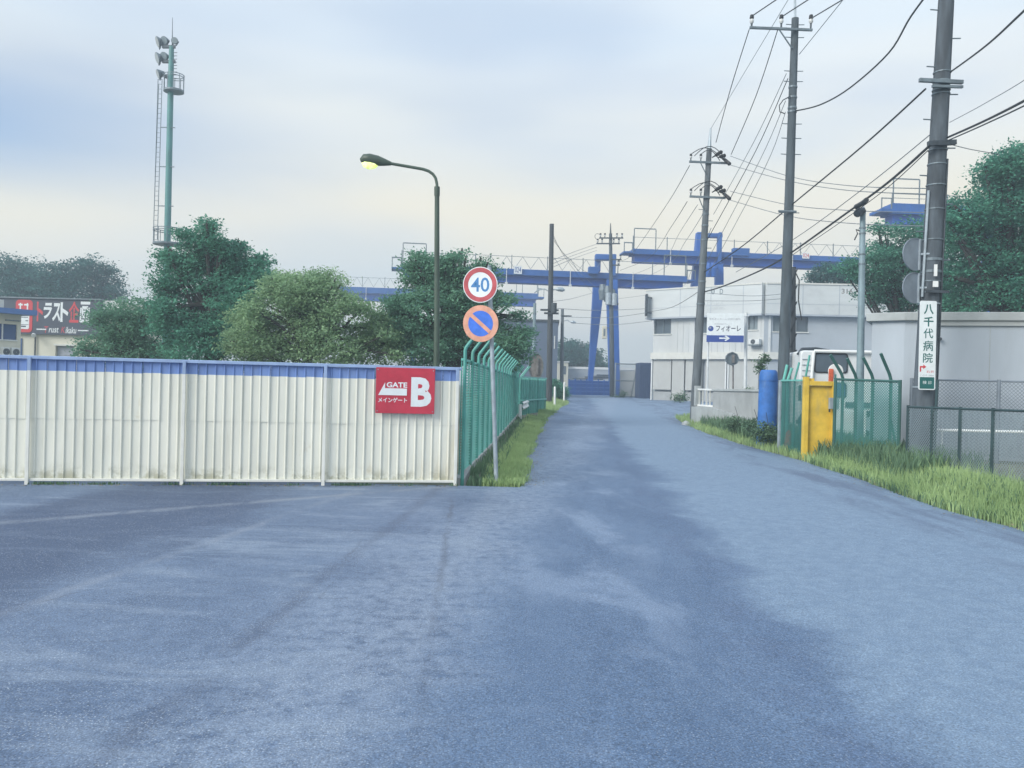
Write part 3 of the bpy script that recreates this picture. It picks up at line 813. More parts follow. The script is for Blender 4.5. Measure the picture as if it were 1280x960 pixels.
# ================================================================== buildings at the far left
d = 56.0
A = at(-12, 440, d); B = at(150, 440, d)
BP, BL = through((A.x, A.y, 0), (B.x, B.y, 0))
sh = thing('shop_building', BP.p(BL / 2, 0.5), 'cream building with a charcoal signboard across its upper storey at far left', 'building')
ux = lambda px, py=410: BP.hit(px, py)[0]
vz = lambda py, px=70: BP.hit(px, py)[1]
m = MB()
dx0, dx1, dz = ux(70), ux(93), vz(432)
BP.box(m, 0, dx0, 0.3, vz(375), -9, 0); BP.box(m, dx1, BL, 0.3, vz(375), -9, 0); BP.box(m, dx0, dx1, dz, vz(375), -9, 0)
BP.box(m, dx0, dx1, 0.3, dz, -9, -0.5)
m.build('wall', M['cream_wall'], sh)
m = MB(); BP.box(m, dx0 + .02, dx1 - .02, 0.4, dz - .02, -0.3, -0.22)
for k in range(14): BP.box(m, dx0 + .03, dx1 - .03, 0.5 + k * 0.2, 0.62 + k * 0.2, -0.22, -0.2)
m.build('roller_shutter', M['shutter'], sh)
m = MB(); BP.box(m, dx0 - .08, dx1 + .08, dz, dz + .12, 0, .08); m.build('lintel', M['trim'], sh)
m = MB(); BP.box(m, -0.3, ux(128.5), vz(418.5), vz(374.5), 0.05, 0.25); board = m.build('signboard', M['board_dark'], sh)
m = MB(); BP.box(m, -0.4, ux(129), vz(374.3), vz(372.8), 0.0, 0.35); m.build('board_top_rail', M['steel_mid'], sh)
m = MB(); BP.box(m, ux(129.5), BL, vz(394), vz(374.5), 0.05, 0.15); m.build('side_board', M['white_dull'], sh)
m = MB(); BP.box(m, ux(24), ux(28.5), 1.0, vz(424), 0.0, 0.06); m.build('narrow_window', M['glass_blue'], sh)
m = MB(); m.tube([BP.p(ux(45.5), 0.5, .1), BP.p(ux(45.5), vz(421), .1)], 0.05, 6); m.build('downpipe', M['steel_dark'], sh)
m = MB(); a = BP.p(ux(45.5), vz(420), .3); m.tube([a, a + Vector((.15, -.25, 0)), a + Vector((.2, -.35, -.05))], [.08, .14, .14], 8); m.build('camera_housing', M['white_dull'], sh)
# red framed emblem
ex0, ex1, ez0, ez1 = ux(22), ux(43), vz(416.5), vz(376)
def rrect(x0, y0, x1, y1, r, n=5):
    P = []
    for cx_, cy_, a0 in ((x1 - r, y0 + r, -90), (x1 - r, y1 - r, 0), (x0 + r, y1 - r, 90), (x0 + r, y0 + r, 180)):
        P += [(cx_ + r * math.cos(math.radians(a0 + 90 * k / n)), cy_ + r * math.sin(math.radians(a0 + 90 * k / n))) for k in range(n + 1)]
    return P
m = MB(); BP.poly(m, rrect(ex0, ez0, ex1, ez1, 0.25), 0.2505, 0.02); em = m.build('red_emblem', M['ink_red'], board)
ew, eh = ex1 - ex0, ez1 - ez0
m = MB()
BP.poly(m, rrect(ex0 + ew * .12, ez0 + eh * .10, ex0 + ew * .82, ez0 + eh * .55, 0.1), 0.271, 0.01)
for k, x in enumerate((.16, .50)):
    BP.box(m, ex0 + ew * x, ex0 + ew * (x + .26), ez0 + eh * .82, ez0 + eh * .87, 0.271, 0.281); BP.box(m, ex0 + ew * (x + .08 * (k + 1)), ex0 + ew * (x + .08 * (k + 1) + .08), ez0 + eh * .70, ez0 + eh * .90, 0.2712, 0.2812)
BP.box(m, ex0 + ew * .14, ex0 + ew * .80, ez0 + eh * .585, ez0 + eh * .62, 0.271, 0.281)
m.build('white_print', M['sign_white'], board)
m = MB()
BP.box(m, ex0 + ew * .16, ex0 + ew * .80, ez0 + eh * .225, ez0 + eh * .24, 0.2815, 0.285); BP.box(m, ex0 + ew * .2, ex0 + ew * .75, ez0 + eh * .45, ez0 + eh * .47, 0.2815, 0.285)
BP.box(m, ex0 + ew * .2, ex0 + ew * .36, ez0 + eh * .34, ez0 + eh * .37, 0.2815, 0.285); BP.box(m, ex0 + ew * .60, ex0 + ew * .76, ez0 + eh * .34, ez0 + eh * .37, 0.2815, 0.285)
BP.box(m, ex0 + ew * .32, ex0 + ew * .64, ez0 + eh * .16, ez0 + eh * .20, 0.2815, 0.285)
m.build('dark_print', M['ink'], board)
def lt(body, x0, y0, x1, y1, mt, bold=0.02, shear=0.0):
    text_on(BP, body, (ux(x0), vz(y0), ux(x1), vz(y1)), 0.251, mt, board, bold=bold, shear=shear, depth=.01)
lt('ト', 48, 402.5, 56, 378, M['ink_red'], .03); lt('ラ', 56.5, 399, 67, 379, M['sign_white'], .035, .25); lt('ス', 67.5, 402, 77.5, 379, M['sign_white'], .035, .1)
lt('ト', 77.5, 402.5, 87.5, 378, M['sign_white'], .04); lt('企', 88, 403, 101, 376.5, M['ink_red'], .025); lt('画', 101.5, 404, 114.5, 376.5, M['sign_white'], .025, .1)
lt('T', 58, 416.5, 63, 408.5, M['ink_red'], .0, .2); lt('rust', 63.5, 416, 76, 409.5, M['sign_white'], .01, .2); lt('K', 79, 416, 84, 408.5, M['ink_red'], .0, .2); lt('ikaku', 84.5, 416.5, 98, 408.5, M['sign_white'], .01, .2)
m = MB(); BP.box(m, ux(48.5), ux(60.5), vz(413), vz(411.6), .251, .262); BP.box(m, ux(100), ux(113), vz(413.3), vz(411.9), .251, .262); m.build('rule', M['sign_white'], board)

d = 44.0
A = at(-60, 440, 41.2); B = at(25.5, 440, d)
NP, NL = through((A.x, A.y, 0), (B.x, B.y, 0))
nx = lambda px: NP.hit(px, 410)[0]
nz = lambda py: NP.hit(10, py)[1]
nb = thing('office_building', NP.p(NL / 2, 0.4), 'pale two storey office with a blue roof edge at the left end', 'building')
wx0, wx1, wz0, wz1 = nx(-8), nx(21.5), nz(424.5), nz(405)
m = MB(); NP.box(m, 0, wx0, 0.2, nz(390), -6, 0); NP.box(m, wx1, NL, 0.2, nz(390), -6, 0); NP.box(m, wx0, wx1, 0.2, wz0, -6, 0); NP.box(m, wx0, wx1, wz1, nz(390), -6, 0); NP.box(m, wx0, wx1, wz0, wz1, -6, -.4)
m.build('wall', M['cream_wall'], nb)
m = MB(); NP.box(m, -0.3, nx(38.5), nz(392.5), nz(386), -6.3, 0.6); m.build('roof', M['roof_blue'], nb)
m = MB(); NP.box(m, -0.3, nx(12), nz(386), nz(374), -5, -0.6); m.build('upper_wall', M['cream_wall'], nb)
m = MB(); NP.box(m, wx0, wx1, wz0, wz1, -0.14, -0.10); w = m.build('window', M['glass_blue'], nb)
m = MB(); NP.box(m, nx(4) - .03, nx(4) + .03, wz0, wz1, -.098, -0.05); NP.box(m, wx0, wx1, wz0 - .06, wz0 - .002, -.08, .06); m.build('frame', M['white_dull'], w)
m = MB(); NP.box(m, nx(6), nx(24), nz(401), nz(399.6), 0.002, .12); m.build('window_hood', M['steel_mid'], nb)
for k, (a, e) in enumerate(((-2, 6.5), (9, 20))):
    m = MB(); NP.box(m, nx(a), nx(e), nz(446), nz(434.5), 0.1, 0.5); ac = m.build('air_conditioner', M['white_dull'], nb, bevel=.02)
    m = MB(); c = NP.p((nx(a) + nx(e)) / 2, nz(440), .502); m.ring(c, NP.U, Vector((0, 0, 1)), NP.N, 0.02, .17, .01, 16); m.build('fan_grille', M['steel_dark'], ac)

# ================================================================== gantry cranes
def crane_beam(cr_, pxa, ya, da, pxb, yb, db, hw, hd, post_gap=3.0, rail_h=None, ends=(False, True), depth=1.6, truss=None, web=None):
    """Upper walkway band, lower web, and the railing along the top. Heights given as photo rows at each end."""
    A, B = at(pxa, ya, da), at(pxb, yb, db)
    z0 = (A.z + B.z) / 2; pl, L = through((A.x, A.y, z0), (B.x, B.y, z0))
    m = MB(); pl.box(m, 0, L, -hw, 0, -depth, 0.35); wk = m.build('walkway', M['crane_top'], cr_)
    m = MB(); pl.box(m, 0, L, -hw - 0.06, -hw - 0.002, -depth, 0.42); m.build('flange', M['crane_top'], wk)
    m = MB(); pl.box(m, 0.25, L - 0.25, -hw - hd, -hw - 0.062, -depth + .3, 0.0); m.build('girder', M['crane_web'], cr_)
    n = max(2, int(L / post_gap)); rh = rail_h or 1.1
    for i in range(n + 1):
        u = L * i / n
        m = MB(); pl.box(m, u - .035, u + .035, 0, rh * 1.12, 0.26, 0.32); m.build('railing_post', M['steel_mid'], cr_)
    for h in (rh, rh * 0.55):
        m = MB(); pl.box(m, 0, L, h - .02, h + .02, 0.275, 0.305)
        if h != rh and truss: continue
        m.build('railing', M['steel_mid'], cr_)
    if truss:
        m = MB(); a0, a1 = truss; k = int((a1 - a0) * L / 0.75)
        for i in range(k):
            ua = a0 * L + (a1 - a0) * L * i / k; ub = a0 * L + (a1 - a0) * L * (i + 1) / k
            z_ = (0.05, rh) if i % 2 == 0 else (rh, 0.05)
            m.tube([pl.p(ua, z_[0], .29), pl.p(ub, z_[1], .29)], 0.02, 4)
        m.build('railing_lattice', M['steel_mid'], cr_, kind='stuff')
    for i in range(1, int(L / 6) + 1):
        u = (i - .4) * 6
        if u > L: break
        m = MB(); pl.box(m, u - .03, u + .03, -hw - .75, .15, .425, .47); pl.box(m, u - .12, u + .12, -hw - .95, -hw - .75, .40, .52); m.build('floodlight', M['white_dull'], cr_)
    for s, on in zip((0, 1), ends):
        if not on: continue
        u = 0 if s == 0 else L; sg = -1 if s == 0 else 1
        m = MB(); pl.box(m, min(u, u + sg * .9), max(u, u + sg * .9), -hw * .9, -hw * .6, -depth, .35); m.build('end_platform', M['crane_top'], cr_)
        m = MB()
        for q in (u + sg * .06, u + sg * .85): pl.box(m, q - .035, q + .035, -hw * .6, rh * .55, .26, .33)
        pl.box(m, min(u, u + sg * .9), max(u, u + sg * .9), rh * .45, rh * .55, .265, .32); m.build('end_railing', M['steel_mid'], cr_)
        m = MB()
        a, e = (u - sg * 2.2, u - sg * .1)
        for q in (a, e): pl.box(m, q - .04, q + .04, 0, 1.9, .18, .25)
        pl.box(m, min(a, e), max(a, e), 1.9, 1.99, .18, .25); m.build('gantry_frame', M['steel_mid'], cr_)
    return pl, L

# main crane over the road
c1 = thing('gantry_crane', gp(752, 497), 'blue gantry crane whose two legs stand at the end of the road', 'crane')
p1, L1 = crane_beam(c1, 502, 331, 76.6, 857, 345.5, 80.2, 0.50, 0.72, rail_h=1.15, ends=(True, True), truss=(0.05, 0.72))
# sloping roll of the row is taken up by perspective; legs and head
def px_tube(cr_, name, P, R, d, mt, n=4):
    m = MB(); m.tube([at(x, y, d) for x, y in P], R, n); return m.build(name, mt, cr_)
def leg(cr_, xt, yt, wt, xb, yb, wb, d, name='leg', dep=0.9):
    k = d / F; m = MB()
    T, B = at(xt, yt, d), at(xb, yb, d)
    vs = []
    for c, w in ((T, wt * k / 2), (B, wb * k / 2)):
        for sx, sy in ((-1, -1), (1, -1), (1, 1), (-1, 1)): vs.append(c + Vector((sx * w, sy * dep / 2, 0)))
    m.add(vs, [(3, 2, 1, 0), (4, 5, 6, 7), (0, 1, 5, 4), (1, 2, 6, 5), (2, 3, 7, 6), (3, 0, 4, 7)])
    return m.build(name, M['crane_leg'], cr_, bevel=.03)
leg(c1, 748.5, 352, 14, 736.2, 494, 4.5, 84.2); leg(c1, 764.5, 350, 14, 768.5, 497, 12.5, 79.0)
for (x0, x1, y0, y1, dd) in ((743.5, 750.5, 319.5, 340, 80.5), (761.5, 769.5, 318.5, 345, 79.0)):
    a, e = at(x0, y1, dd), at(x1, y0, dd); m = MB(); m.box((a + e) / 2, (e.x - a.x, .9, e.z - a.z)); m.build('head_post', M['crane_top'], c1, bevel=.03)
a, e = at(743.5, 326, 79.8), at(770, 318, 79.8); m = MB(); m.box((a + e) / 2, (e.x - a.x - .02, 1.0, e.z - a.z - .14)); m.build('head_beam', M['crane_top'], c1, bevel=.05)
for (x, y, r) in ((752.5, 368, .38), (758.5, 370, .42), (764.5, 374, .36)):
    c = at(x, y, 78.4); m = MB(); m.tube([c + Vector((0, -.3, .9)), c + Vector((0, -.3, .3)), c + Vector((0, -.3, -.55))], [r * .7, r, r * .7], 10); m.build('hoist_block', M['steel_mid'], c1)
a, e = at(735, 342.5, 78.3), at(748, 334, 78.3); m = MB(); m.box((a + e) / 2, (e.x - a.x, .7, e.z - a.z)); m.build('winch_house', M['crane_top'], c1, bevel=.04)
q = p1.hit(641.5, 343); q2 = p1.hit(651.5, 333.5)
m = MB(); p1.box(m, q[0], q2[0], q[1], q2[1], .48, .53); plate = m.build('number_plate', M['sign_white'], c1)
text_on(p1, '024', (q[0] + .08, q[1] + .12, q2[0] - .08, q2[1] - .1), .532, M['navy'], plate, bold=.01)

# second crane further back
c2 = thing('gantry_crane', (at(668, 500, 118).x, 118, .5), 'farther blue gantry crane whose beam end shows between the trees and dark pole', 'crane')
p2, L2 = crane_beam(c2, 425, 357.5, 116, 672, 368, 119, .75, 1.05, rail_h=1.35, ends=(False, True), truss=(0.0, .5))
leg(c2, 520, 372, 9, 515, 470, 6, 118); leg(c2, 560, 372, 9, 566, 470, 6, 118)

# right hand crane behind the white building
c3 = thing('gantry_crane', (at(898, 490, 82).x, 82, .5), 'blue gantry crane rising behind the white two storey building', 'crane')
p3, L3 = crane_beam(c3, 790.5, 310.5, 80, 1080, 323.5, 82, .45, .72, rail_h=1.1, ends=(True, False), truss=(.52, 1.0))
leg(c3, 874, 291, 7, 869, 362, 11, 82.4); leg(c3, 898.5, 330, 9, 900, 497, 9.5, 80.6); leg(c3, 871.5, 352, 10, 866, 497, 10, 82.5)
a, e = at(896.5, 330, 80.5), at(901.5, 291.3, 80.5); m = MB(); m.box((a + e) / 2, (e.x - a.x, .9, e.z - a.z)); m.build('head_post', M['crane_top'], c3, bevel=.03)
a, e = at(884, 297, 81), at(902.3, 292.5, 81); m = MB(); m.box((a + e) / 2, (e.x - a.x, .8, e.z - a.z)); m.build('head_beam', M['crane_top'], c3, bevel=.05)
for (x, y, r) in ((884, 340, .42), (891, 340, .45)):
    c = at(x, y, 79.6); m = MB(); m.tube([c + Vector((0, -.3, .8)), c + Vector((0, -.3, .3)), c + Vector((0, -.3, -.5))], [r * .7, r, r * .6], 10); m.build('hoist_block', M['crane_leg'], c3)
a, e = at(915, 320, 79.4), at(936, 311, 79.4); m = MB(); m.box((a + e) / 2, (e.x - a.x, .7, e.z - a.z)); m.build('winch_house', M['crane_top'], c3, bevel=.04)
q = p3.hit(1000, 324); q2 = p3.hit(1009, 317)
m = MB(); p3.box(m, q[0], q2[0], q[1], q2[1], .48, .53); plate = m.build('number_plate', M['sign_white'], c3)
text_on(p3, '024', (q[0] + .06, q[1] + .1, q2[0] - .06, q2[1] - .08), .532, M['ink_red'], plate, bold=.01)

# stub of one more crane at the right, over the trees
c4 = thing('gantry_crane', (at(1180, 500, 66).x, 66, .5), 'blue gantry crane beam end showing beside the big right-hand concrete pole', 'crane')
p4, L4 = crane_beam(c4, 1113, 256, 66, 1250, 259, 66.5, .75, .80, rail_h=.75, ends=(True, False))
leg(c4, 1235, 270, 12, 1240, 500, 12, 66.8)
for i in range(40):
    if i > 14: break
    u = .3 + i * .28; m = MB(); p4.box(m, u, u + .05, -.60, -.08, .352, .37); m.build('stiffener', M['crane_leg'], c4)

# ================================================================== white two storey building
A = at(815, 490, 62); B = at(953, 490, 56.5); C = at(1180, 490, 56.0)
A.z = B.z = C.z = 0
wb = thing('white_building', (B.x, B.y + 1, 0.5), 'weathered white two storey building with a deep parapet and beige ground floor panels', 'building')
def facade(P0, P1, u_from, u_to, wallmat, holes, z0, z1, thick=.3):
    """Wall pieces between window openings (all openings share the same height)."""
    us = u_from
    m = MB()
    for (a, b, c0, c1) in holes:
        P0.box(m, us, a, z0, z1, -thick, 0); P0.box(m, a, b, z0, c0, -thick, 0); P0.box(m, a, b, c1, z1, -thick, 0); us = b
    P0.box(m, us, u_to, z0, z1, -thick, 0)
    return m.build('wall', wallmat, wb)
def window(P0, a, b, c0, c1, panes=2, gl='glass', par=None):
    m = MB(); P0.box(m, a + .05, b - .05, c0 + .05, c1 - .05, -.2, -.17); w = m.build('window', M[gl], par or wb)
    m = MB()
    P0.box(m, a, b, c0, c0 + .06, -.22, -.1); P0.box(m, a, b, c1 - .06, c1, -.22, -.1)
    for k in range(panes + 1):
        u = a + .03 + (b - a - .06) * k / panes; P0.box(m, u - .03, u + .03, c0 + .06, c1 - .06, -.22, -.11 - .004 * (k % 2))
    m.build('frame', M['steel_mid'], w)
    m = MB(); P0.box(m, a - .06, b + .06, c0 - .07, c0 - .002, -.12, .07); m.build('sill', M['trim'], w)
F1, L1f = through(A, B); F2, L2f = through(B, C)
def vz(F, px, py): return F.hit(px, py)[1]
zt, zpar, zled1, zled0 = vz(F1, 952, 356), vz(F1, 952, 392.5), vz(F1, 900, 440.5), vz(F1, 900, 449)
zb = .3
u = lambda px: F1.hit(px, 420)[0]
w0, w1 = vz(F1, 828, 417.5), vz(F1, 828, 397.5)
H = [(u(817.5), u(838.5), w0, w1), (u(868), u(884), w0, w1), (u(934.5), u(957) if False else L1f - .45, w0 + .15, w1 + .05)]
facade(F1, B, 0, L1f, M['clad'], H, zled1 + .002, zpar - .002) if False else facade(F1, 0, 0, L1f, M['clad'], H, zled1 + .002, zpar - .002)
window(F1, *H[0], 2); window(F1, *H[1], 2); window(F1, *H[2], 2, 'glass_pale')
# vertical sheet ribs of the upper storey
m = MB(); k = 0
while k * .45 < L1f:
    uu = k * .45 + .2
    if all(not (h[0] - .1 < uu < h[1] + .1) for h in H): F1.box(m, uu - .02, uu + .02, zled1 + .01, zpar - .01, .0005, .022)
    k += 1
m.build('cladding_rib', M['clad'], wb, kind='stuff')
# parapets
m = MB(); F1.box(m, -.45, L1f, zpar, zt, -.6, .45); m.build('parapet', M['parapet'], wb)
m = MB(); F1.box(m, -.5, L1f, zt, zt + .10, -.65, .50); m.build('coping', M['trim'], wb)
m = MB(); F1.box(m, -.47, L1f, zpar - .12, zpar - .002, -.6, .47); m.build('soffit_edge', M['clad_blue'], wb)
m = MB(); F2.box(m, 0, L2f, zpar + .001, zt - .001, -.6, .45); m.build('parapet', M['parapet'], wb)
m = MB(); F2.box(m, 0.02, L2f, zt, zt + .10, -.65, .505); m.build('coping', M['trim'], wb)
m = MB(); F2.box(m, 0, L2f, zpar - .12, zpar - .003, -.6, .465); m.build('soffit_edge', M['clad_blue'], wb)
for fr, Lf in ((F1, L1f), (F2, L2f)):
    for i in range(1, int(Lf / 2.4) + 1):
        m = MB(); fr.box(m, i * 2.4 - .02, i * 2.4 + .02, zpar + .01, zt - .01, .4505, .462); m.build('parapet_joint', M['clad_blue'], wb)
    m = MB(); fr.box(m, 0.03, Lf - .03, zpar + (zt - zpar) * .33, zpar + (zt - zpar) * .33 + .03, .4505, .458); m.build('parapet_seam', M['clad_blue'], wb)
# ledge and ground storey
m = MB(); F1.box(m, -.08, L1f + .1, zled0, zled1, -.3, .22); m.build('ledge', M['trim'], wb)
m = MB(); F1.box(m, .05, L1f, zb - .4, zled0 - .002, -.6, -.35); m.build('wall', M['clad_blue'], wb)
e = [u(p) for p in (816.5, 840.5, 857, 878.5, 882, 908, 911, 932, 950)] + [L1f]
zlow = vz(F1, 828, 487)
for i in range(len(e) - 1):
    if e[i + 1] - e[i] < .4: continue
    low = zb if i in (1, 3) else zlow
    m = MB(); F1.box(m, e[i] + .05, e[i + 1] - .05, low, zled0 - .03, -.3, -.02 + .03 * (i % 2)); m.build('ground_floor_panel', M['panel_beige'], wb)
    if low > zb:
        m = MB(); F1.box(m, e[i] + .05, e[i + 1] - .05, zb - .3, low - .15, -.32, -.10); m.build('plinth', M['conc'], wb)
for px in (816, 908.5, 911.5):
    m = MB(); F1.box(m, u(px) - .05, u(px) + .05, zb, zled0 - .002, -.1, .06); m.build('corner_post', M['white_dull'], wb)
# right hand wing
u2 = lambda px: F2.hit(px, 420)[0]
g0, g1 = vz(F2, 1000, 415), vz(F2, 1000, 392)
H2 = [(u2(966), u2(984), g0, g1), (u2(995), u2(1010), g0, g1)]
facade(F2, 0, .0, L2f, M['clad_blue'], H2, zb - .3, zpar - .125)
window(F2, *H2[0], 2, 'glass_pale'); window(F2, *H2[1], 1)
m = MB(); F2.box(m, .05, u2(990), zled0, zled1, .001, .2); m.build('ledge', M['trim'], wb)
m = MB(); F2.box(m, .30, .44, zled1 + .003, zpar - .13, .001, .10); m.build('corner_post', M['white_dull'], wb)
# leaning lettering on the parapet
for px in (895, 905.5):
    a, b = F1.hit(px - 2.2, 369); a2, b2 = F1.hit(px + 2.2, 361.5)
    text_on(F1, '0' if px < 900 else 'D', (a, b, a2, b2), .452, M['steel_mid'], wb, bold=.03)
a, b = F1.hit(888, 382.5); a2, b2 = F1.hit(908, 376); text_on(F1, 'ヒハレス', (a, b, a2, b2), .452, M['ink_faint'], wb)
a, b = F1.hit(888, 389); a2, b2 = F1.hit(909.5, 384.5); text_on(F1, '(小田原)', (a, b, a2, b2), .452, M['ink_faint'], wb)
a, b = F2.hit(1049, 368); a2, b2 = F2.hit(1063, 362); text_on(F2, '316', (a, b, a2, b2), .452, M['rust'], wb, bold=.02)
# bracket sign at the left corner
a, b = at(806.5, 395, 61.5), at(809.5, 368, 61.5); m = MB(); m.box((a + b) / 2, (b.x - a.x, .5, b.z - a.z)); m.build('bracket_sign', M['steel_dark'], wb)
m = MB(); a = at(809, 372, 61.5); m.tube([a, a + Vector((.6, .2, 0))], .04, 5); a = at(809, 391, 61.5); m.tube([a, a + Vector((.6, .2, 0))], .04, 5); m.build('bracket', M['steel_dark'], wb)
# air conditioner hung on the wall
a, b = F1.hit(939.5, 432.5); a2, b2 = F1.hit(952.5, 424)
ac = thing('air_conditioner', F1.p((a + a2) / 2, b, .3), 'white air conditioner unit hung on the white building beside the signboard', 'air conditioner')
m = MB(); F1.box(m, a, a2, b + .08, b2, .06, .46); m.build('case', M['white_dull'], ac, bevel=.02)
m = MB(); m.ring(F1.p(a + (a2 - a) * .4, (b + b2) / 2 + .04, .462), F1.U, Vector((0, 0, 1)), F1.N, .02, .16, .015, 18); m.build('fan_grille', M['steel_dark'], ac)
m = MB(); F1.box(m, a - .05, a2 + .05, b, b + .075, .0, .5); m.build('bracket', M['steel_mid'], ac)

# ================================================================== direction signboard on two posts
d = 44.0
A = at(883, 428, d); B = at(929.5, 428, d - .4)
S, SL = through(A, B)
fs_ = thing('direction_sign', (at(932, 490, d).x, d, gz(at(932, 490, d).x, d)), 'white signboard with a blue arrow strip standing in front of the white building', 'sign')
q = lambda px, py: S.hit(px, py)
h0, hb, h1 = q(883, 427.5)[1], q(883, 419)[1], q(883, 391.5)[1]
m = MB(); S.box(m, 0, SL, hb + .001, h1, 0, .05); m.build('sign_panel', M['sign_white'], fs_)
m = MB(); S.box(m, 0, SL, h0, hb, 0, .052); st_ = m.build('arrow_strip', M['navy'], fs_)
def box2(x0, y0, x1, y1): a = q(x0, y0); b = q(x1, y1); return (a[0], a[1], b[0], b[1])
text_on(S, 'フィオーレ', box2(895, 414.5, 926, 407), .0505, M['ink'], fs_, bold=.02)
text_on(S, '有料老人ホーム 訪問介護所', box2(886.5, 400.2, 925.5, 397.6), .0505, M['ink_grey'], fs_)
text_on(S, '住宅型施設グループ', box2(893, 406.2, 915, 404.2), .0505, M['ink_grey'], fs_)
m = MB(); c = q(888.5, 410.8); r = .14; S.poly(m, [(c[0] + r * math.cos(t), c[1] + r * math.sin(t)) for t in np.linspace(0, 2 * math.pi, 24, endpoint=False)], .0505, .004); m.build('ball_emblem', M['navy'], fs_)
m = MB(); S.poly(m, [(c[0] - .03 + .05 * math.cos(t), c[1] + .04 + .05 * math.sin(t)) for t in np.linspace(0, 2 * math.pi, 16, endpoint=False)], .0547, .003); m.build('emblem_light', M['ink_grey'], fs_)
m = MB(); a = q(899, 423.7); b = q(911, 422.5)
S.box(m, a[0], b[0], a[1], b[1] + .02, .0525, .056)
tip = q(912.5, 423); 
for s_ in (1, -1): S.poly(m, [(tip[0], tip[1]), (tip[0] - .22, tip[1] + .15 * s_), (tip[0] - .28, tip[1] + .10 * s_), (tip[0] - .11, tip[1])][::s_], .0565 + .001 * s_, .003)
m.build('arrow', M['sign_white'], st_)
for px in (932.3,):
    b = at(px - .5, 490, d + .15); b.z = gz(b.x, b.y) - .1; m = MB(); m.tube([b, at(px + .3, 391, d + .15)], .085, 10); m.build('post', M['white_dull'], fs_, smooth=True)
b = at(884, 490, d + .15); b.z = gz(b.x, b.y) - .1; m = MB(); m.tube([b, at(886, 391.5, d + .12)], .05, 8); m.build('post', M['white_dull'], fs_, smooth=True)
m = MB(); a = at(932, 395, d); m.tube([a + Vector((-.2, -.05, 0)), a + Vector((.18, 0, 0))], .03, 6); m.build('bracket', M['white_dull'], fs_)

# traffic mirrors seen from behind
def mirror(px, py, r, d, pb, label, mt, n=8, ry=None):
    b = at(px + 1.5, 495, d); b.z = gz(b.x, b.y) - .1
    t = thing('traffic_mirror', b, label, 'traffic mirror')
    c = at(px, py, d); rr = r * d / F; ryy = (ry or r) * d / F
    m = MB(); m.tube([b, at(px + 1.5, py - 2, d + .1)], .045, 8); m.build('post', M['rust'] if n == 8 else M['steel_mid'], t, smooth=True)
    m = MB(); P = [Vector((c.x + rr * math.cos(2 * math.pi * (k + .5) / n), c.y, c.z + ryy * math.sin(2 * math.pi * (k + .5) / n))) for k in range(n)]
    m.prism(P, (0, .12, 0)); m.build('mirror_back', mt, t, bevel=.02)
    m = MB(); m.ring(c + Vector((0, -.01, 0)), Vector((1, 0, 0)), Vector((0, 0, ryy / rr)), Vector((0, -1, 0)), rr * .93, rr * 1.05, .06, max(n, 8) if n == 8 else 32); m.build('rim', M['steel_mid'], t)
    m = MB(); m.box(c + Vector((.05, -.05, 0)), (.12, .10, ryy * 1.2)); m.build('bracket', M['rust'], t)
mirror(915, 448.5, 8.3, 42, 0, 'grey octagonal traffic mirror back on a rusty post before the beige panels', M['steel_mid'])
mirror(670, 458, 9.5, 39, 0, 'rounded dull traffic mirror back rising behind the low green panel fence', M['rust'], 20, 17)

# ================================================================== low block wall and white railing
A = at(868, 531, 31.0); B = at(950, 541, 25.5)
Lw, LL = through(A, B)
bw_ = thing('block_wall', (A.x, A.y, gz(A.x, A.y)), 'low grey concrete wall with a pale coping beside the blue drum', 'wall')
zt_ = lambda px, py: Lw.hit(px, py)
zc0, zc1 = zt_(900, 488.5)[1], zt_(944, 489.5)[1]
base_z = gz(A.x, A.y) - .3
ur = zt_(891, 500)[0]
zmid = zt_(885, 508.5)[1]
m = MB()
Lw.poly(m, [(ur, base_z), (LL, base_z), (LL, zc1), (ur, zc0)], -.18, .18); m.build('wall_panel', M['conc'], bw_)
m = MB(); Lw.poly(m, [(0, base_z), (ur - .003, base_z), (ur - .003, zmid), (0, zmid)], -.18, .185); m.build('wall_panel', M['conc'], bw_)
m = MB(); Lw.poly(m, [(-.02, base_z), (LL, base_z), (LL, zt_(944, 526)[1]), (ur, zt_(891, 509)[1]), (-.02, zmid - .03)], .006, .12); m.build('plinth', M['conc_cap'], bw_)
m = MB(); Lw.poly(m, [(ur, zc0 + .002), (LL, zc1 + .002), (LL, zc1 + .07), (ur, zc0 + .07)], -.22, .27); m.build('coping', M['conc_cap'], bw_)
m = MB(); Lw.box(m, -.02, .16, zmid + .003, zc0 + .16, -.17, .03); m.build('pillar', M['conc_cap'], bw_)
for k in range(5):
    uu = .25 + (ur - .34) * k / 4; m = MB(); Lw.box(m, uu - .018, uu + .018, zmid + .05, zc0 + .02, -.09, -.05); m.build('baluster', M['trim'], bw_)
for v in (zmid + .03, zc0 + .03):
    m = MB(); Lw.box(m, .165, ur - .005, v - .03, v + .03, -.1, -.03); m.build('rail', M['white'], bw_)
cb = gp(879, 530); cb.z = gz(cb.x, cb.y)
o = MB(); o.box((cb.x - .05, cb.y - .5, cb.z + .11), (.46, .3, .24)); cbk = thing('concrete_block', (cb.x, cb.y - .5, cb.z), 'white concrete block lying in the grass below the low wall', 'block'); o.build('block', M['white'], cbk, bevel=.03)
cb = gp(858, 531); sb = thing('concrete_lump', (cb.x, cb.y, cb.z), 'small pale concrete lump at the tip of the right verge', 'stone')
m = MB(); m.tube([(cb.x, cb.y, cb.z - .03), (cb.x, cb.y, cb.z + .06), (cb.x + .03, cb.y, cb.z + .13)], [.2, .17, .07], 7); m.build('stone', M['conc_cap'], sb, bevel=.02)

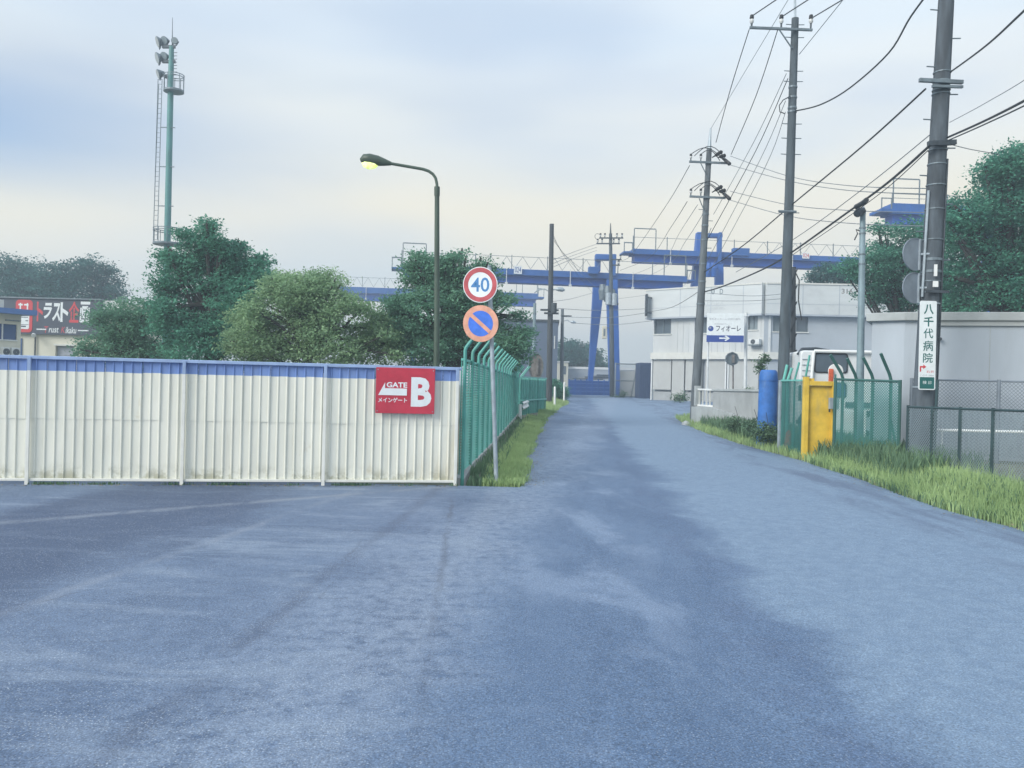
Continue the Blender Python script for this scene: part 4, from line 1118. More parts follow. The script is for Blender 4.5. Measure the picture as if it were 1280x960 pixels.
# ================================================================== blue drum, fence corner, yellow gate
d = 21.5
c = at(959.5, 520, d); zb = gz(c.x, c.y); ztop = at(959.5, 462.5, d).z; r = 11.6 * d / F
dr = thing('blue_drum', (c.x, c.y, zb), 'tall blue cylindrical drum with a domed top standing in the weeds', 'drum')
m = MB(); m.tube([(c.x - .02, c.y, zb - .05), (c.x - .01, c.y, zb + .3), (c.x, c.y, ztop - .32), (c.x, c.y, ztop - .26)], [r * 1.06, r * 1.03, r * .98, r * .95], 24); m.build('body', M['drum_blue'], dr, smooth=True)
m = MB(); m.tube([(c.x, c.y, ztop - .27), (c.x, c.y, ztop - .20), (c.x, c.y, ztop - .05), (c.x, c.y, ztop)], [r * .96, r * .97, r * .90, r * .74], 24); m.build('cap', M['drum_blue'], dr, smooth=True)
m = MB()
for zz in (ztop - .28, zb + .75): m.ring(Vector((c.x, c.y, zz)), Vector((1, 0, 0)), Vector((0, 1, 0)), Vector((0, 0, 1)), r * .94, r * 1.025, .03, 28)
m.build('band', M['drum_blue'], dr)
c = at(985, 545, 19.9); zb = gz(c.x, c.y)
bo = thing('orange_bollard', (c.x, c.y, zb), 'small worn orange bollard behind the weeds beside the yellow gate', 'bollard')
m = MB(); m.tube([(c.x, c.y, zb), (c.x, c.y, zb + .45), (c.x, c.y, zb + .5)], [.085, .07, .04], 12); m.build('body', M['orange'], bo, smooth=True)
m = MB(); m.tube([(c.x, c.y, zb), (c.x, c.y, zb + .05)], .13, 12); m.build('base', M['black'], bo)

def net(pl, u0, u1, v0, v1, sp, w, n=0.0):
    """Diamond wire netting: every wire a thin three sided bar."""
    m = MB(); L, H = u1 - u0, v1 - v0
    k = -int(H / sp) - 1
    while k * sp < L:
        for sgn_ in (1, -1):
            # line: u = k*sp + t, v = t (or mirrored)
            t0 = max(0, -k * sp); t1 = min(H, L - k * sp)
            if t1 - t0 > 0.02:
                a = (u0 + k * sp + t0, v0 + t0) if sgn_ == 1 else (u0 + k * sp + t0, v1 - t0)
                b = (u0 + k * sp + t1, v0 + t1) if sgn_ == 1 else (u0 + k * sp + t1, v1 - t1)
                nx_, ny_ = (-sgn_ * .7071 * w / 2, .7071 * w / 2)
                nn = n + .002 * sgn_
                m.add([pl.p(a[0] - nx_, a[1] - ny_, nn), pl.p(b[0] - nx_, b[1] - ny_, nn), pl.p(b[0] + nx_, b[1] + ny_, nn), pl.p(a[0] + nx_, a[1] + ny_, nn), pl.p(a[0], a[1], nn - w * .7), pl.p(b[0], b[1], nn - w * .7)],
                      [(0, 1, 2, 3), (0, 4, 5, 1), (3, 2, 5, 4)])
        k += 1
    return m

# green net fence right of the gate
A = at(1042, 570, 18.0); B = at(1123, 570, 16.7)
A.z = B.z = 0
NF, NFL = through(A, B)
zg = min(gz(A.x, A.y), gz(B.x, B.y)) - .05
nf = thing('net_fence', (A.x, A.y, zg), 'green wire net fence with leaning post tops right of the yellow gate', 'fence')
ztf = lambda px: NF.hit(px, 474 + (px - 1042) * .035)[1]
net(NF, .02, NFL - .02, zg + .05, (ztf(1042) + ztf(1123)) / 2 - .02, .056, .0135).build('netting', M['net_green'], nf, kind='stuff')
for px, tipx, tipy in ((1052, 1038, 443.5), (1068.5, 1059, 448), (1089.5, 1079, 447), (1112, 1101, 442)):
    uu = NF.hit(px, 500)[0]; b = NF.p(uu, zg - .1, -.03); t = NF.p(uu, ztf(px) + .02, -.03); e = at(tipx, tipy, t.y - .1)
    m = MB(); m.tube([b, t, t + (e - t) * .15 + Vector((0, 0, .04)), e], .034, 8); m.build('post', M['green_dark'], nf, smooth=True)
for uu in (0.0, NFL):
    m = MB(); m.tube([NF.p(uu, zg - .1, 0), NF.p(uu, ztf(1042 if uu == 0 else 1123) + .03, 0)], .035, 8); m.build('end_post', M['green_dark'], nf)
m = MB(); m.tube([NF.p(0, ztf(1042), 0), NF.p(NFL, ztf(1123), 0)], .026, 8); m.build('top_rail', M['green_dark'], nf)
m = MB(); uu = NF.hit(1112, 500)[0]; m.tube([NF.p(uu, zg + .9, -.05), NF.p(uu + .22, zg, -.05)], .022, 6); m.build('brace', M['green_dark'], nf)

# paler netting left of the gate
A = at(974, 560, 20.2); B = at(1003, 560, 18.8); A.z = B.z = 0
PF, PFL = through(A, B); zg = gz(A.x, A.y) - .05
pf = thing('net_fence', (A.x, A.y, zg), 'pale green net fence panel between the blue drum and yellow gate', 'fence')
zt2 = PF.hit(988, 475)[1]
net(PF, .02, PFL, zg + .05, zt2, .060, .012).build('netting', M['net_green'], pf, kind='stuff')
m = MB(); PF.box(m, -.06, .06, zg, zt2, -.03, .03); m.build('end_post', M['galv'], pf)
m = MB(); PF.box(m, .06, PFL, zt2 - .03, zt2 + .01, -.025, .025); m.build('top_rail', M['green_pale'], pf)
for k, (px, tx, ty) in enumerate(((976.5, 984, 456), (981.5, 990, 460), (990, 999, 453), (1003, 1012, 444))):
    uu = PF.hit(px, 500)[0]; t = PF.p(uu, zt2, -.05); e = at(tx, ty, t.y)
    m = MB(); m.tube([PF.p(uu, zg, -.05), t, e], .036 if k < 2 else .024, 7); m.build('post', M['green_pale'] if k < 2 else M['green_steel'], pf, smooth=True)

# yellow gate box
d = 18.4
A = at(1003, 560, d); B = at(1041, 560, d - .05); A.z = B.z = 0
YG, YL = through(A, B); zg = gz(A.x, A.y) - .05
zy = YG.hit(1020, 473)[1]
yg = thing('yellow_gate', (A.x, A.y, zg), 'yellow steel gate leaf with a recessed panel and grey lock box', 'gate')
m = MB(); YG.box(m, .0, .10, zg, zy + .03, -.12, .06); m.build('jamb', M['yellow'], yg, bevel=.006)
m = MB(); YG.box(m, YL - .05, YL, zg, zy - .06, -.12, .055); m.build('jamb', M['yellow'], yg, bevel=.006)
m = MB(); YG.box(m, .102, YL - .052, zy - .16, zy - .06, -.12, .057); m.build('head_rail', M['yellow'], yg, bevel=.006)
m = MB(); YG.box(m, .102, YL - .052, zg, zy - .162, -.10, -.02); m.build('door_panel', M['yellow'], yg)
m = MB(); YG.box(m, .102, .22, zy - .058, zy + .0, -.1, .0); m.build('latch_plate', M['yellow'], yg)
a = YG.hit(1034, 511)[1]; b = YG.hit(1034, 497)[1]
m = MB(); YG.box(m, YL - .14, YL + .06, a, b, .06, .16); lb = m.build('lock_box', M['galv'], yg, bevel=.008)
m = MB(); YG.box(m, YL - .13, YL - .10, a - .07, a - .002, .07, .1); m.build('padlock', M['steel_dark'], lb)

# orange marker and white dome over the gate
d = 18.8
mk = thing('warning_lamp', at(1043, 500, d), 'round white topped orange warning lamp on a post above the yellow gate', 'lamp')
m = MB(); m.tube([at(1043, 560, d), at(1044, 468, d)], .03, 8); m.build('post', M['green_steel'], mk, smooth=True)
m = MB(); c = at(1044.5, 464, d); m.tube([c + Vector((0, -.02, 0)), c + Vector((0, .02, 0)), c + Vector((0, .09, 0))], [.165, .165, .09], 20); m.build('dome', M['white'], mk, smooth=True)
a, b = at(1035.5, 479, d - .06), at(1042, 461, d - .06); m = MB(); m.box((a + b) / 2, (b.x - a.x, .05, b.z - a.z)); m.build('marker', M['orange'], mk, bevel=.02)

# ================================================================== parked white truck behind the net
d = 23.0
A = at(1001, 560, d); B = at(1100, 560, d - .2); A.z = B.z = 0
T, TL = through(A, B); tg = gz(A.x, A.y) + .02
tk = thing('parked_truck', (A.x, A.y, tg), 'white cab-over truck parked behind the green net and yellow gate', 'truck')
tu = lambda px, py=450: T.hit(px, py)[0]
tz = lambda py, px=1040: T.hit(px, py)[1]
zr = tz(438.5)
prof = [(tu(999.5), tz(545)), (tu(1104), tz(545)), (tu(1104), zr), (tu(1004), zr), (tu(1001), zr - .07), (tu(1000), tz(470)), (tu(999.5), tz(485))]
m = MB(); T.poly(m, prof, -1.7, 1.68); m.build('body', M['truck_white'], tk, bevel=.04)
def rr(x0, y0, x1, y1, r): return rrect(tu(x0), tz(y0), tu(x1), tz(y1), r)
m = MB(); T.poly(m, rr(1018, 466.5, 1060, 441.5, .08), -.0185, .02); wf = m.build('window_frame', M['black'], tk)
m = MB(); T.poly(m, rr(1019.5, 465, 1058.5, 443, .07), .003, .006); m.build('pane', M['glass'], wf)
m = MB(); T.poly(m, rr(1036, 497, 1059, 478, .06), -.0185, .022); wf = m.build('window_frame', M['black'], tk)
m = MB(); T.poly(m, rr(1037.5, 495.5, 1057.5, 479.5, .05), .005, .006); m.build('pane', M['glass_blue'], wf)
m = MB(); m.tube([T.p(tu(1017), zr - .02, .05), T.p(tu(1104), zr - .02, .05)], .045, 8); m.build('roof_rail', M['white'], tk)
m = MB(); m.tube([T.p(tu(1017), zr - .02, .03), T.p(tu(1015), tz(470), .03), T.p(tu(1015), tz(520), .03)], .04, 8); m.build('pillar', M['white'], tk)
m = MB(); T.box(m, tu(1058), tu(1104), tz(509), tz(502), -.017, .03); m.build('trim_strip', M['steel_dark'], tk)
m = MB(); T.box(m, tu(1052), tu(1084), tz(552), tz(513), -.1, .06); m.build('side_locker', M['white_dull'], tk, bevel=.02)
for px in (1016, 1090):
    c = T.p(tu(px), tg + .36, -.12)
    m = MB(); m.tube([c - T.N * .12, c + T.N * .12], .36, 20); w = m.build('wheel', M['black'], tk)
    m = MB(); m.tube([c + T.N * .12, c + T.N * .14], .2, 16); m.build('rim', M['galv'], w)
for k in range(6):
    m = MB(); zz = tz(450 + k * 7); T.box(m, tu(1003), tu(1013), zz, zz + .015, -.0185, .006); m.build('body_groove', M['galv'], tk)
m = MB(); a = T.p(tu(999), tz(492), .15); m.box(a, (.05, .12, .42)); m.build('wing_mirror', M['black'], tk, bevel=.02)
m = MB(); m.tube([T.p(tu(999), tz(443), -.2), T.p(tu(1008), zr + .05, -.5), T.p(tu(1030), zr + .09, -.9), T.p(tu(1060), zr + .04, -1.2)], [.03, .05, .05, .03], 6); m.build('roof_hose', M['steel_dark'], tk)

# ================================================================== white block building on the right
A = at(1086.5, 560, 17.9); B = at(1127, 560, 17.5); Cc = at(1700, 560, 15.4)
A.z = B.z = Cc.z = 0
R1, RL1 = through(A, B); R2, RL2 = through(B, Cc)
cw = thing('storage_building', (B.x, B.y + 1, .2), 'pale painted concrete box building with a thick flat cap at right', 'building')
zt_ = R2.hit(1127, 401)[1]; zc = R2.hit(1127, 390.5)[1]
Dp = Vector((2.7, 5, 0))
m = MB(); m.prism([Vector((p.x, p.y, 0)) for p in (A, B, Cc, Cc + Dp, A + Dp)], (0, 0, zt_)); m.build('wall', M['conc_pale'], cw)
o1 = .10
ca, cb_, cc = A + R1.N * o1 - R1.U * o1, B + (R1.N + R2.N) * o1 * .5, Cc + R2.N * o1
m = MB(); m.prism([Vector((p.x, p.y, zt_ + .001)) for p in (ca, cb_, cc, cc + Dp, ca + Dp)], (0, 0, zc - zt_)); m.build('cap', M['conc_cap'], cw, bevel=.015)
m = MB(); R2.box(m, .6, 12, zt_ - .10, zt_ - .002, .0015, .05); m.build('drip_moulding', M['conc_cap'], cw)
a = R2.hit(1174, 424); m = MB(); m.tube([R2.p(*a, 0), R2.p(a[0], a[1], .10)], .035, 8); m.build('pipe_end', M['steel_dark'], cw)
for k in range(1, 6): m = MB(); R2.box(m, k * 1.6 - .006, k * 1.6 + .006, .2, zt_ - .11, .001, .006); m.build('wall_joint', M['conc_cap'], cw)

# pale tall mesh screen against the building
A = at(1139, 560, 16.9); B = at(1620, 560, 15.0); A.z = B.z = 0
TM, TML = through(A, B)
tm = thing('mesh_screen', (A.x, A.y, .2), 'pale grey wire mesh screen on thin posts before the concrete box building', 'fence')
z1 = TM.hit(1200, 475.5)[1]
net(TM, 0, TML, .3, z1, .07, .011).build('netting', M['sign_back'], tm, kind='stuff')
for px in (1139, 1248, 1340):
    uu = TM.hit(px, 500)[0]; m = MB(); m.tube([TM.p(uu, .1), TM.p(uu, z1 + .03)], .035, 8); m.build('post', M['sign_back'], tm)
m = MB(); m.tube([TM.p(0, z1), TM.p(TML, z1)], .018, 6); m.build('top_wire', M['sign_back'], tm)
# white pipe handrail
A = at(1170, 537.5, 16.2); B = at(1600, 547, 14.4)
hp = thing('pipe_handrail', ((A + B) / 2).xy.to_3d() + Vector((0, 0, .2)), 'white horizontal pipe handrail seen through the dark green mesh fence', 'handrail')
m = MB(); m.tube([A, B], .026, 8); m.build('rail', M['white'], hp, smooth=True)
for t in (.02, .5, .98): p = A.lerp(B, t); m = MB(); m.tube([Vector((p.x, p.y, .1)), p], .02, 8); m.build('post', M['white_dull'], hp)

# near dark green mesh fence
A = at(1134, 560, 15.4); B = at(1520, 560, 9.2); A.z = B.z = 0
GF, GFL = through(A, B)
gf = thing('mesh_fence', (A.x, A.y, .15), 'low mesh fence with dark posts along the right verge grass', 'fence')
ztp = lambda px: GF.hit(px, 508.5 + (px - 1134) * .036)[1]
zg0 = .12
net(GF, .02, GFL, zg0, ztp(1200) - .02, .060, .0085).build('netting', M['net_grey'], gf, kind='stuff')
prev = None
for px in (1134.5, 1165, 1200, 1241, 1290, 1355, 1430, 1520):
    uu = GF.hit(px, 540)[0]; m = MB(); m.tube([GF.p(uu, 0), GF.p(uu, ztp(px) + .03)], .030, 8); m.build('post', M['post_dark'], gf, smooth=True)
    if prev is not None: m = MB(); m.tube([GF.p(prev[0], ztp(prev[1]), .0), GF.p(uu, ztp(px), .0)], .020, 8); m.build('top_rail', M['post_dark'], gf, smooth=True)
    prev = (uu, px)
uu = GF.hit(1165, 540)[0]; m = MB(); m.tube([GF.p(uu, .3, -.04), GF.p(uu + .06, 1.75, -.04)], .026, 8); m.build('tall_post', M['post_dark'], gf)

# ================================================================== utility poles
def shaft(t, tp, bp, d, r0, r1, mt, n=16):
    """Tapered pole from base pixel to top pixel; returns a function row -> point on its axis."""
    b, e = at(*bp, d), at(*tp, d)
    g_ = gz(b.x, b.y) - .15
    if b.z > g_:
        k = (b.z - g_) / (e.z - b.z); b = b - (e - b) * k
    m = MB(); m.tube([b, b.lerp(e, .5), e], [r1, (r0 + r1) / 2, r0], n); m.build('shaft', mt, t, smooth=True)
    t.location = t.location
    def ax(py):
        f = (py - tp[1]) / (bp[1] - tp[1]); return at(tp[0] + f * (bp[0] - tp[0]), py, d)
    def rad(py):
        f = (py - tp[1]) / (bp[1] - tp[1]); return r0 + (r1 - r0) * min(1, f)
    return ax, rad
def steps(t, ax, rad, rows, mt='steel_mid', both=True):
    for i, py in enumerate(rows):
        a = ax(py); s_ = 1 if i % 2 else -1
        for q in ((1, -1) if both == 2 else (s_,)):
            m = MB(); m.tube([a + Vector((q * rad(py) * .8, 0, 0)), a + Vector((q * (rad(py) + .16), -.02, 0))], .013, 6); m.build('step_bolt', M[mt], t)
def bands(t, ax, rad, rows, mt='steel_mid', h=.05):
    for py in rows:
        a = ax(py); m = MB(); m.tube([a - Vector((0, 0, h / 2)), a + Vector((0, 0, h / 2))], rad(py) + .012, 16); m.build('band', M[mt], t)
def arm(t, p, q, w, mt='steel_mid', name='crossarm'):
    m = MB(); e = (q - p); L_ = e.length; e.normalize(); Y = Vector((0, 1, 0)); Z = e.cross(Y) * -1
    m.box((p + q) / 2, (L_, w, w), e, Y, e.cross(Y).normalized()); return m.build(name, M[mt], t, bevel=.004)
def insulator(t, p, h, r, up=True):
    s_ = 1 if up else -1; Z = Vector((0, 0, s_))
    m = MB(); m.tube([p, p + Z * h * .35], r * .45, 8); o = m.build('insulator', M['steel_dark'], t)
    m = MB(); m.tube([p + Z * h * .35, p + Z * h * .45, p + Z * h * .6, p + Z * h * .68], [r * .6, r, r, r * .7], 10); m.build('porcelain_shed', M['porcelain'], o, smooth=True)
    m = MB(); m.tube([p + Z * h * .68, p + Z * h * .75, p + Z * h], [r * .75, r * 1.05, r * .8], 10); m.build('cap', M['black'], o, smooth=True)

# big pole at the right
D4 = 16.0
p = at(1150, 575, D4)
P4 = thing('utility_pole', (p.x, p.y, .1), 'thick banded dark concrete pole carrying the vertical hospital sign', 'utility pole')
ax4, r4 = shaft(P4, (1184.5, -30), (1150, 585), D4, .137, .205, M['pole_conc'], 20)
steps(P4, ax4, r4, [13, 48, 84, 118, 150, 185, 220, 255, 290, 325, 352])
bands(P4, ax4, r4, [91, 102, 113, 118, 181, 188, 206, 232, 262, 300, 352, 366], h=.022)
q = ax4(107); arm(P4, q + Vector((-.52, -.2, .02)), q + Vector((.30, -.2, 0)), .07)
q = ax4(113); arm(P4, q + Vector((-.28, -.21, 0)), q + Vector((.30, -.21, 0)), .05)
q = ax4(183); arm(P4, q + Vector((-.30, -.22, -.02)), q + Vector((.22, -.22, .02)), .09, 'steel_dark', 'cable_clamp')
m = MB(); m.tube([ax4(240) + Vector((-.175, -.09, 0)), ax4(300) + Vector((-.185, -.10, 0)), ax4(372) + Vector((-.195, -.11, 0))], .025, 8); m.build('conduit', M['galv'], P4)
m = MB(); m.tube([ax4(200) + Vector((.145, -.10, 0)), ax4(300) + Vector((.155, -.11, 0)), ax4(372) + Vector((.16, -.12, 0)), ax4(540) + Vector((.18, -.13, 0))], .018, 8); m.build('cable_riser', M['steel_dark'], P4)
m = MB(); m.box(ax4(340) + Vector((-.03, -.235, .0)), (.05, .03, .22)); m.build('tag_plate', M['white'], P4)
m = MB(); m.box(ax4(357) + Vector((-.02, -.24, .0)), (.09, .03, .11)); m.build('tag_plate', M['white'], P4)
m = MB(); m.box(ax4(366) + Vector((0.03, -.235, .0)), (.42, .04, .05)); m.build('strap', M['steel_dark'], P4)
bands(P4, ax4, r4, [325, 340], h=.05)

# hospital sign on the big pole
Q = [at(1147.5, 487, D4 - .30), at(1168.5, 487.5, D4 - .30), at(1174.5, 377, D4 - .29), at(1153.5, 376, D4 - .29)]
U_ = (Q[1] - Q[0]).normalized(); V_ = (Q[3] - Q[0]); V_ = (V_ - U_ * V_.dot(U_)); hs_h = V_.length; V_.normalize(); hs_w = (Q[1] - Q[0]).length
HS = Plane(Q[0], U_, V=V_)
hs = thing('hospital_sign', HS.p(hs_w / 2, 0, 0), 'tall narrow white sign with green Japanese lettering strapped to the thick pole', 'sign')
m = MB(); HS.poly(m, rrect(0, 0, hs_w, hs_h, .03), 0, .012); m.build('sign_panel', M['sign_white'], hs)
m = MB(); HS.poly(m, rrect(.022, .02, hs_w - .022, .19 * hs_h * .75, .012), .0125, .003); m.build('green_field', M['ink_green'], hs)
def hy(row): return (865 - row) / (865 - 75) * hs_h     # rows as read in an enlargement of the photo
rowsT = ((105, 195), (215, 303), (320, 408), (430, 520), (538, 625))
byo = [((5, 10), (5, 9)), ((1.8, 9), (9.7, 9)), ((2.2, 9), (2.0, 4)), ((2.0, 4), (.6, .3)), ((.2, 7.6), (1.3, 6.7)), ((.2, 3.9), (1.9, 5.0)), ((3.1, 7.2), (9.6, 7.2)), ((3.6, 5.4), (3.6, .2)), ((3.6, 5.4), (9.2, 5.4)), ((9.2, 5.4), (9.2, .2)), ((6.4, 7.2), (6.3, 4.8)), ((6.3, 4.9), (4.8, 2.2)), ((6.2, 4.4), (7.9, 2.2)), ((9.3, .5), (8.2, .5))]
for ch, (a, b) in zip('八千代病院', rowsT):
    if ch == '病':                       # brush strokes laid one by one
        m = MB(); ox, oy, sx_, sy_ = hs_w * .24, hy(b), hs_w * .058, (hy(a) - hy(b)) / 10
        for k, (p0, p1) in enumerate(byo):
            a0 = Vector((ox + p0[0] * sx_, oy + p0[1] * sy_)); a1 = Vector((ox + p1[0] * sx_, oy + p1[1] * sy_)); e_ = (a1 - a0).normalized(); w_ = Vector((-e_.y, e_.x)) * .0075; e_ *= .003
            HS.poly(m, [tuple(a0 - e_ - w_), tuple(a1 + e_ - w_), tuple(a1 + e_ + w_), tuple(a0 - e_ + w_)], .0125, .003 + .0002 * k)
        m.build('lettering', M['ink_green'], hs); continue
    text_on(HS, ch, (hs_w * .24, hy(b), hs_w * .82, hy(a)), .0125, M['ink_green'], hs, bold=.030 if ch in '八千' else .012)
text_on(HS, '右折', (hs_w * .46, hy(715), hs_w * .92, hy(692)), .0125, M['ink_red'], hs)
text_on(HS, 'この先 300m', (hs_w * .08, hy(745), hs_w * .92, hy(728)), .0125, M['ink_grey'], hs)
text_on(HS, '検 診', (hs_w * .24, hy(815), hs_w * .80, hy(785)), .0158, M['sign_white'], hs)
m = MB(); x0, x1 = hs_w * .10, hs_w * .38
HS.poly(m, [(x0 - .012 + .0, hy(705)), (x0 + .012, hy(705)), (x0 + .012, hy(668)), (x1 - .035, hy(668)), (x1 - .035, hy(655)), (x0 - .012, hy(655))], .0125, .003)
HS.poly(m, [(x1 - .036, hy(680)), (x1 + .02, hy(661)), (x1 - .036, hy(642))], .0128, .003)
m.build('turn_arrow', M['ink_red'], hs)
for row in (380, 484):
    m = MB(); m.tube([ax4(row) - Vector((0, 0, .012)), ax4(row) + Vector((0, 0, .012))], r4(row) + .018, 20); m.build('strap', M['galv'], hs)

# two round sign plates seen from behind
for k, (py, r, lab) in enumerate(((318, 20.5, 'upper of two round plates seen from behind on the thick pole'), (360, 19.5, 'lower of two round plates seen from behind on the thick pole'))):
    d = D4 - .05
    c = at(1143.5 - k * 1, py, d); rr_ = r * d / F
    t = thing('round_sign', c, lab, 'road sign', 'round sign plates on the thick pole')
    U2 = Vector((.93, .36, 0)).normalized(); N2 = Vector((.36, -.93, 0)).normalized(); V2 = Vector((0, 0, 1))
    m = MB(); pl = Plane(c, U2, N=N2); pl.poly(m, [(rr_ * math.cos(a), rr_ * math.sin(a)) for a in np.linspace(0, 2 * math.pi, 40, endpoint=False)], 0, .012); m.build('plate', M['sign_back'], t)
    m = MB(); m.ring(c + N2 * .012, U2, V2, N2, rr_ * .95, rr_ * 1.0, .012, 40); m.build('rim', M['sign_back'], t)
    m = MB(); pl.box(m, rr_ * .25, rr_ * .36, -rr_ * .95, rr_ * .95, .012, .045); pl.box(m, rr_ * .55, rr_ * .62, -rr_ * .8, rr_ * .8, .012, .03); m.build('bracket', M['galv'], t)
    m = MB(); m.tube([pl.p(rr_ * .3, 0, .05), ax4(py) + Vector((0, -.15, 0))], .025, 6); m.build('arm', M['galv'], t)

# tall pole in the middle right
D3 = 24.0
p = at(979, 540, D3)
P3 = thing('utility_pole', (p.x, p.y, .1), 'tall grey concrete pole behind the blue drum with one crossarm on top', 'utility pole')
ax3, r3 = shaft(P3, (994, 23), (977.5, 520), D3, .100, .172, M['pole_mid'], 18)
steps(P3, ax3, r3, [31, 47, 89, 102, 155, 173, 193, 266], both=2)
bands(P3, ax3, r3, [109, 122, 135, 140], h=.05)
m = MB(); m.tube([ax3(25), at(993.5, -22, D3)], .035, 8); m.build('lightning_spike', M['galv'], P3)
q0, q1 = at(937, 34.5, D3 - .17), at(1015.5, 37.5, D3 - .17); arm(P3, q0, q1, .065)
m = MB(); m.tube([at(974, 37, D3 - .17), ax3(62) + Vector((-.1, -.1, 0))], .022, 6); m.build('brace', M['steel_mid'], P3)
for px in (939.5, 976.5, 1013.5): insulator(P3, at(px, 35, D3 - .17), .37, .06)
m = MB(); q = ax3(266) + Vector((0, -.2, 0)); m.tube([q + Vector((-.36, 0, 0)), q + Vector((.15, 0, 0))], .03, 6); m.build('stay_clamp', M['steel_mid'], P3)
m = MB(); m.tube([ax3(122) + Vector((-.1, -.1, 0)), at(979, 125, D3 - .2), at(974, 132, D3 - .2), at(975, 140, D3 - .2), at(981, 142, D3 - .2)], .015, 6); m.build('jumper_wire', M['wire'], P3)

# shorter pole right behind it, overgrown
D3b = 27.0
p = at(992, 540, D3b)
P3b = thing('utility_pole', (p.x, p.y, .1), 'short dark pole wrapped with cables close behind the tall grey pole', 'utility pole')
axb, rb = shaft(P3b, (991.5, 334), (990, 520), D3b, .085, .11, M['pole_dark'], 12)
m = MB()
for k in range(7):
    py = 345 + k * 20; a = axb(py); m.tube([a + Vector((.10, -.08, .2)), a + Vector((-.11, -.10, -.25))], .022, 5)
m.build('cable_wrap', M['wire'], P3b)
m = MB(); m.tube([at(986.5, 345, D3b - .2), at(986, 480, D3b - .2)], .03, 8); m.build('conduit', M['white_dull'], P3b)
m = MB(); m.tube([at(994, 340, D3b), at(999, 350, D3b), at(998, 375, D3b), at(1002, 400, D3b)], .02, 5); m.build('loose_cable', M['wire'], P3b)

# pole in front of the white building
D2 = 32.0
p = at(870, 505, D2)
P2 = thing('utility_pole', (p.x, p.y, .3), 'leaning concrete pole with two crossarms in front of the white building', 'utility pole')
ax2, r2 = shaft(P2, (886.5, 186), (869, 505), D2, .10, .185, M['pole_pale'], 16)
m = MB(); m.tube([ax2(190), at(888.3, 160, D2)], [.085, .03], 8); m.build('top_spike', M['galv'], P2)
bands(P2, ax2, r2, [205, 248, 268, 282, 300, 330, 352, 380], h=.05)
steps(P2, ax2, r2, [262, 276, 292, 310])
for k, (py, xa, xb) in enumerate(((203, 861.5, 909), (246.5, 862, 907))):
    arm(P2, at(xa, py - 1, D2 - .14), at(xb, py + 1, D2 - .14), .075)
    for px in (863.5, 876): insulator(P2, at(px, py - 2, D2 - .14), .26, .05)
    for px, ex, ey in ((897, 907, py - 9), (903, 913, py + 3), (890, 903, py - 14)):
        a, b = at(px, py - 6, D2 - .2), at(ex, ey, D2 - .5)
        m = MB(); m.tube([a, a.lerp(b, .3), a.lerp(b, .35), a.lerp(b, .9), b], [.02, .03, .065, .075, .03], 8); m.build('strain_insulator', M['black'], P2, smooth=True)
    for (x0, y0, h, x1) in ((863.5, -10, 12, 905), (876, -10, 9, 900), (868, -8, 16, 910)):
        m = MB(); P_ = []
        for s_ in np.linspace(0, 1, 9):
            P_.append(at(x0 + (x1 - x0) * s_, py + y0 - h * math.sin(math.pi * s_) + 8 * s_, D2 - .25))
        m.tube(P_, .016, 5); m.build('jumper_wire', M['wire'], P2, smooth=True)
m = MB(); m.tube([at(876, 204, D2 - .15), ax2(224) + Vector((0, -.1, 0))], .02, 6); m.tube([at(874, 248, D2 - .15), ax2(270) + Vector((0, -.1, 0))], .02, 6); m.build('brace', M['steel_mid'], P2)

# dark pole near the green fence, with lamp arm
D6 = 46.0
p = at(686.5, 505, D6)
P6 = thing('utility_pole', (p.x, p.y, .4), 'dark plain pole by the left verge with a small street light arm', 'utility pole')
ax6, r6 = shaft(P6, (689.7, 280), (686, 505), D6, .12, .175, M['pole_dark'], 14)
for py, w in ((388, 0.55), (392, .35)):
    q = ax6(py); arm(P6, q + Vector((-w, -.2, 0)), q + Vector((.45, -.2, 0)), .10, 'steel_dark')
m = MB(); q = ax6(386); m.tube([q + Vector((.18, -.2, -.25)), q + Vector((.18, -.2, .30))], .16, 12); m.build('transformer_can', M['steel_dark'], P6)
m = MB(); m.tube([ax6(365), at(680, 361, D6), at(672, 363, D6), at(668, 366, D6)], .03, 6); m.build('stay_arm', M['galv'], P6)
m = MB(); m.tube([ax6(363), at(695, 361.5, D6)], .035, 8); la = m.build('lamp_arm', M['galv'], P6)
m = MB(); m.tube([at(694, 361.5, D6), at(698, 361.3, D6), at(703, 362, D6), at(706, 362.8, D6)], [.05, .12, .13, .04], 10); m.build('lamp_head', M['galv'], la, smooth=True)

# thin pole by the slate building
D8 = 54.0
p = at(666, 480, D8)
P8 = thing('utility_pole', (p.x, p.y, .5), 'thin greenish pole standing before the slate blue building', 'utility pole')
ax8, r8 = shaft(P8, (668.5, 379), (665.8, 500), D8, .10, .14, M['pole_steel'], 10)
bands(P8, ax8, r8, [392, 418], h=.1)
m = MB(); q = ax8(418); m.tube([q + Vector((-.22, -.1, 0)), q + Vector((-.22, -.1, .3))], .08, 8); m.build('meter_box', M['galv'], P8)

# small far pole with street light
D7 = 66.0
p = at(702, 490, D7)
P7 = thing('utility_pole', (p.x, p.y, .5), 'short far pole with a stub street light beside the dark bush', 'utility pole')
ax7, r7 = shaft(P7, (703, 386.5), (702, 494), D7, .12, .17, M['pole_pale'], 10)
q = ax7(395); arm(P7, q + Vector((-.1, -.15, 0)), q + Vector((.72, -.15, 0)), .10, 'steel_dark')
m = MB(); m.tube([ax7(402), at(709, 400, D7), at(714, 403, D7)], .03, 6); la = m.build('lamp_arm', M['galv'], P7)
m = MB(); m.tube([at(713, 402.5, D7), at(716, 402.3, D7), at(720, 403.5, D7)], [.05, .13, .05], 8); m.build('lamp_head', M['galv'], la, smooth=True)

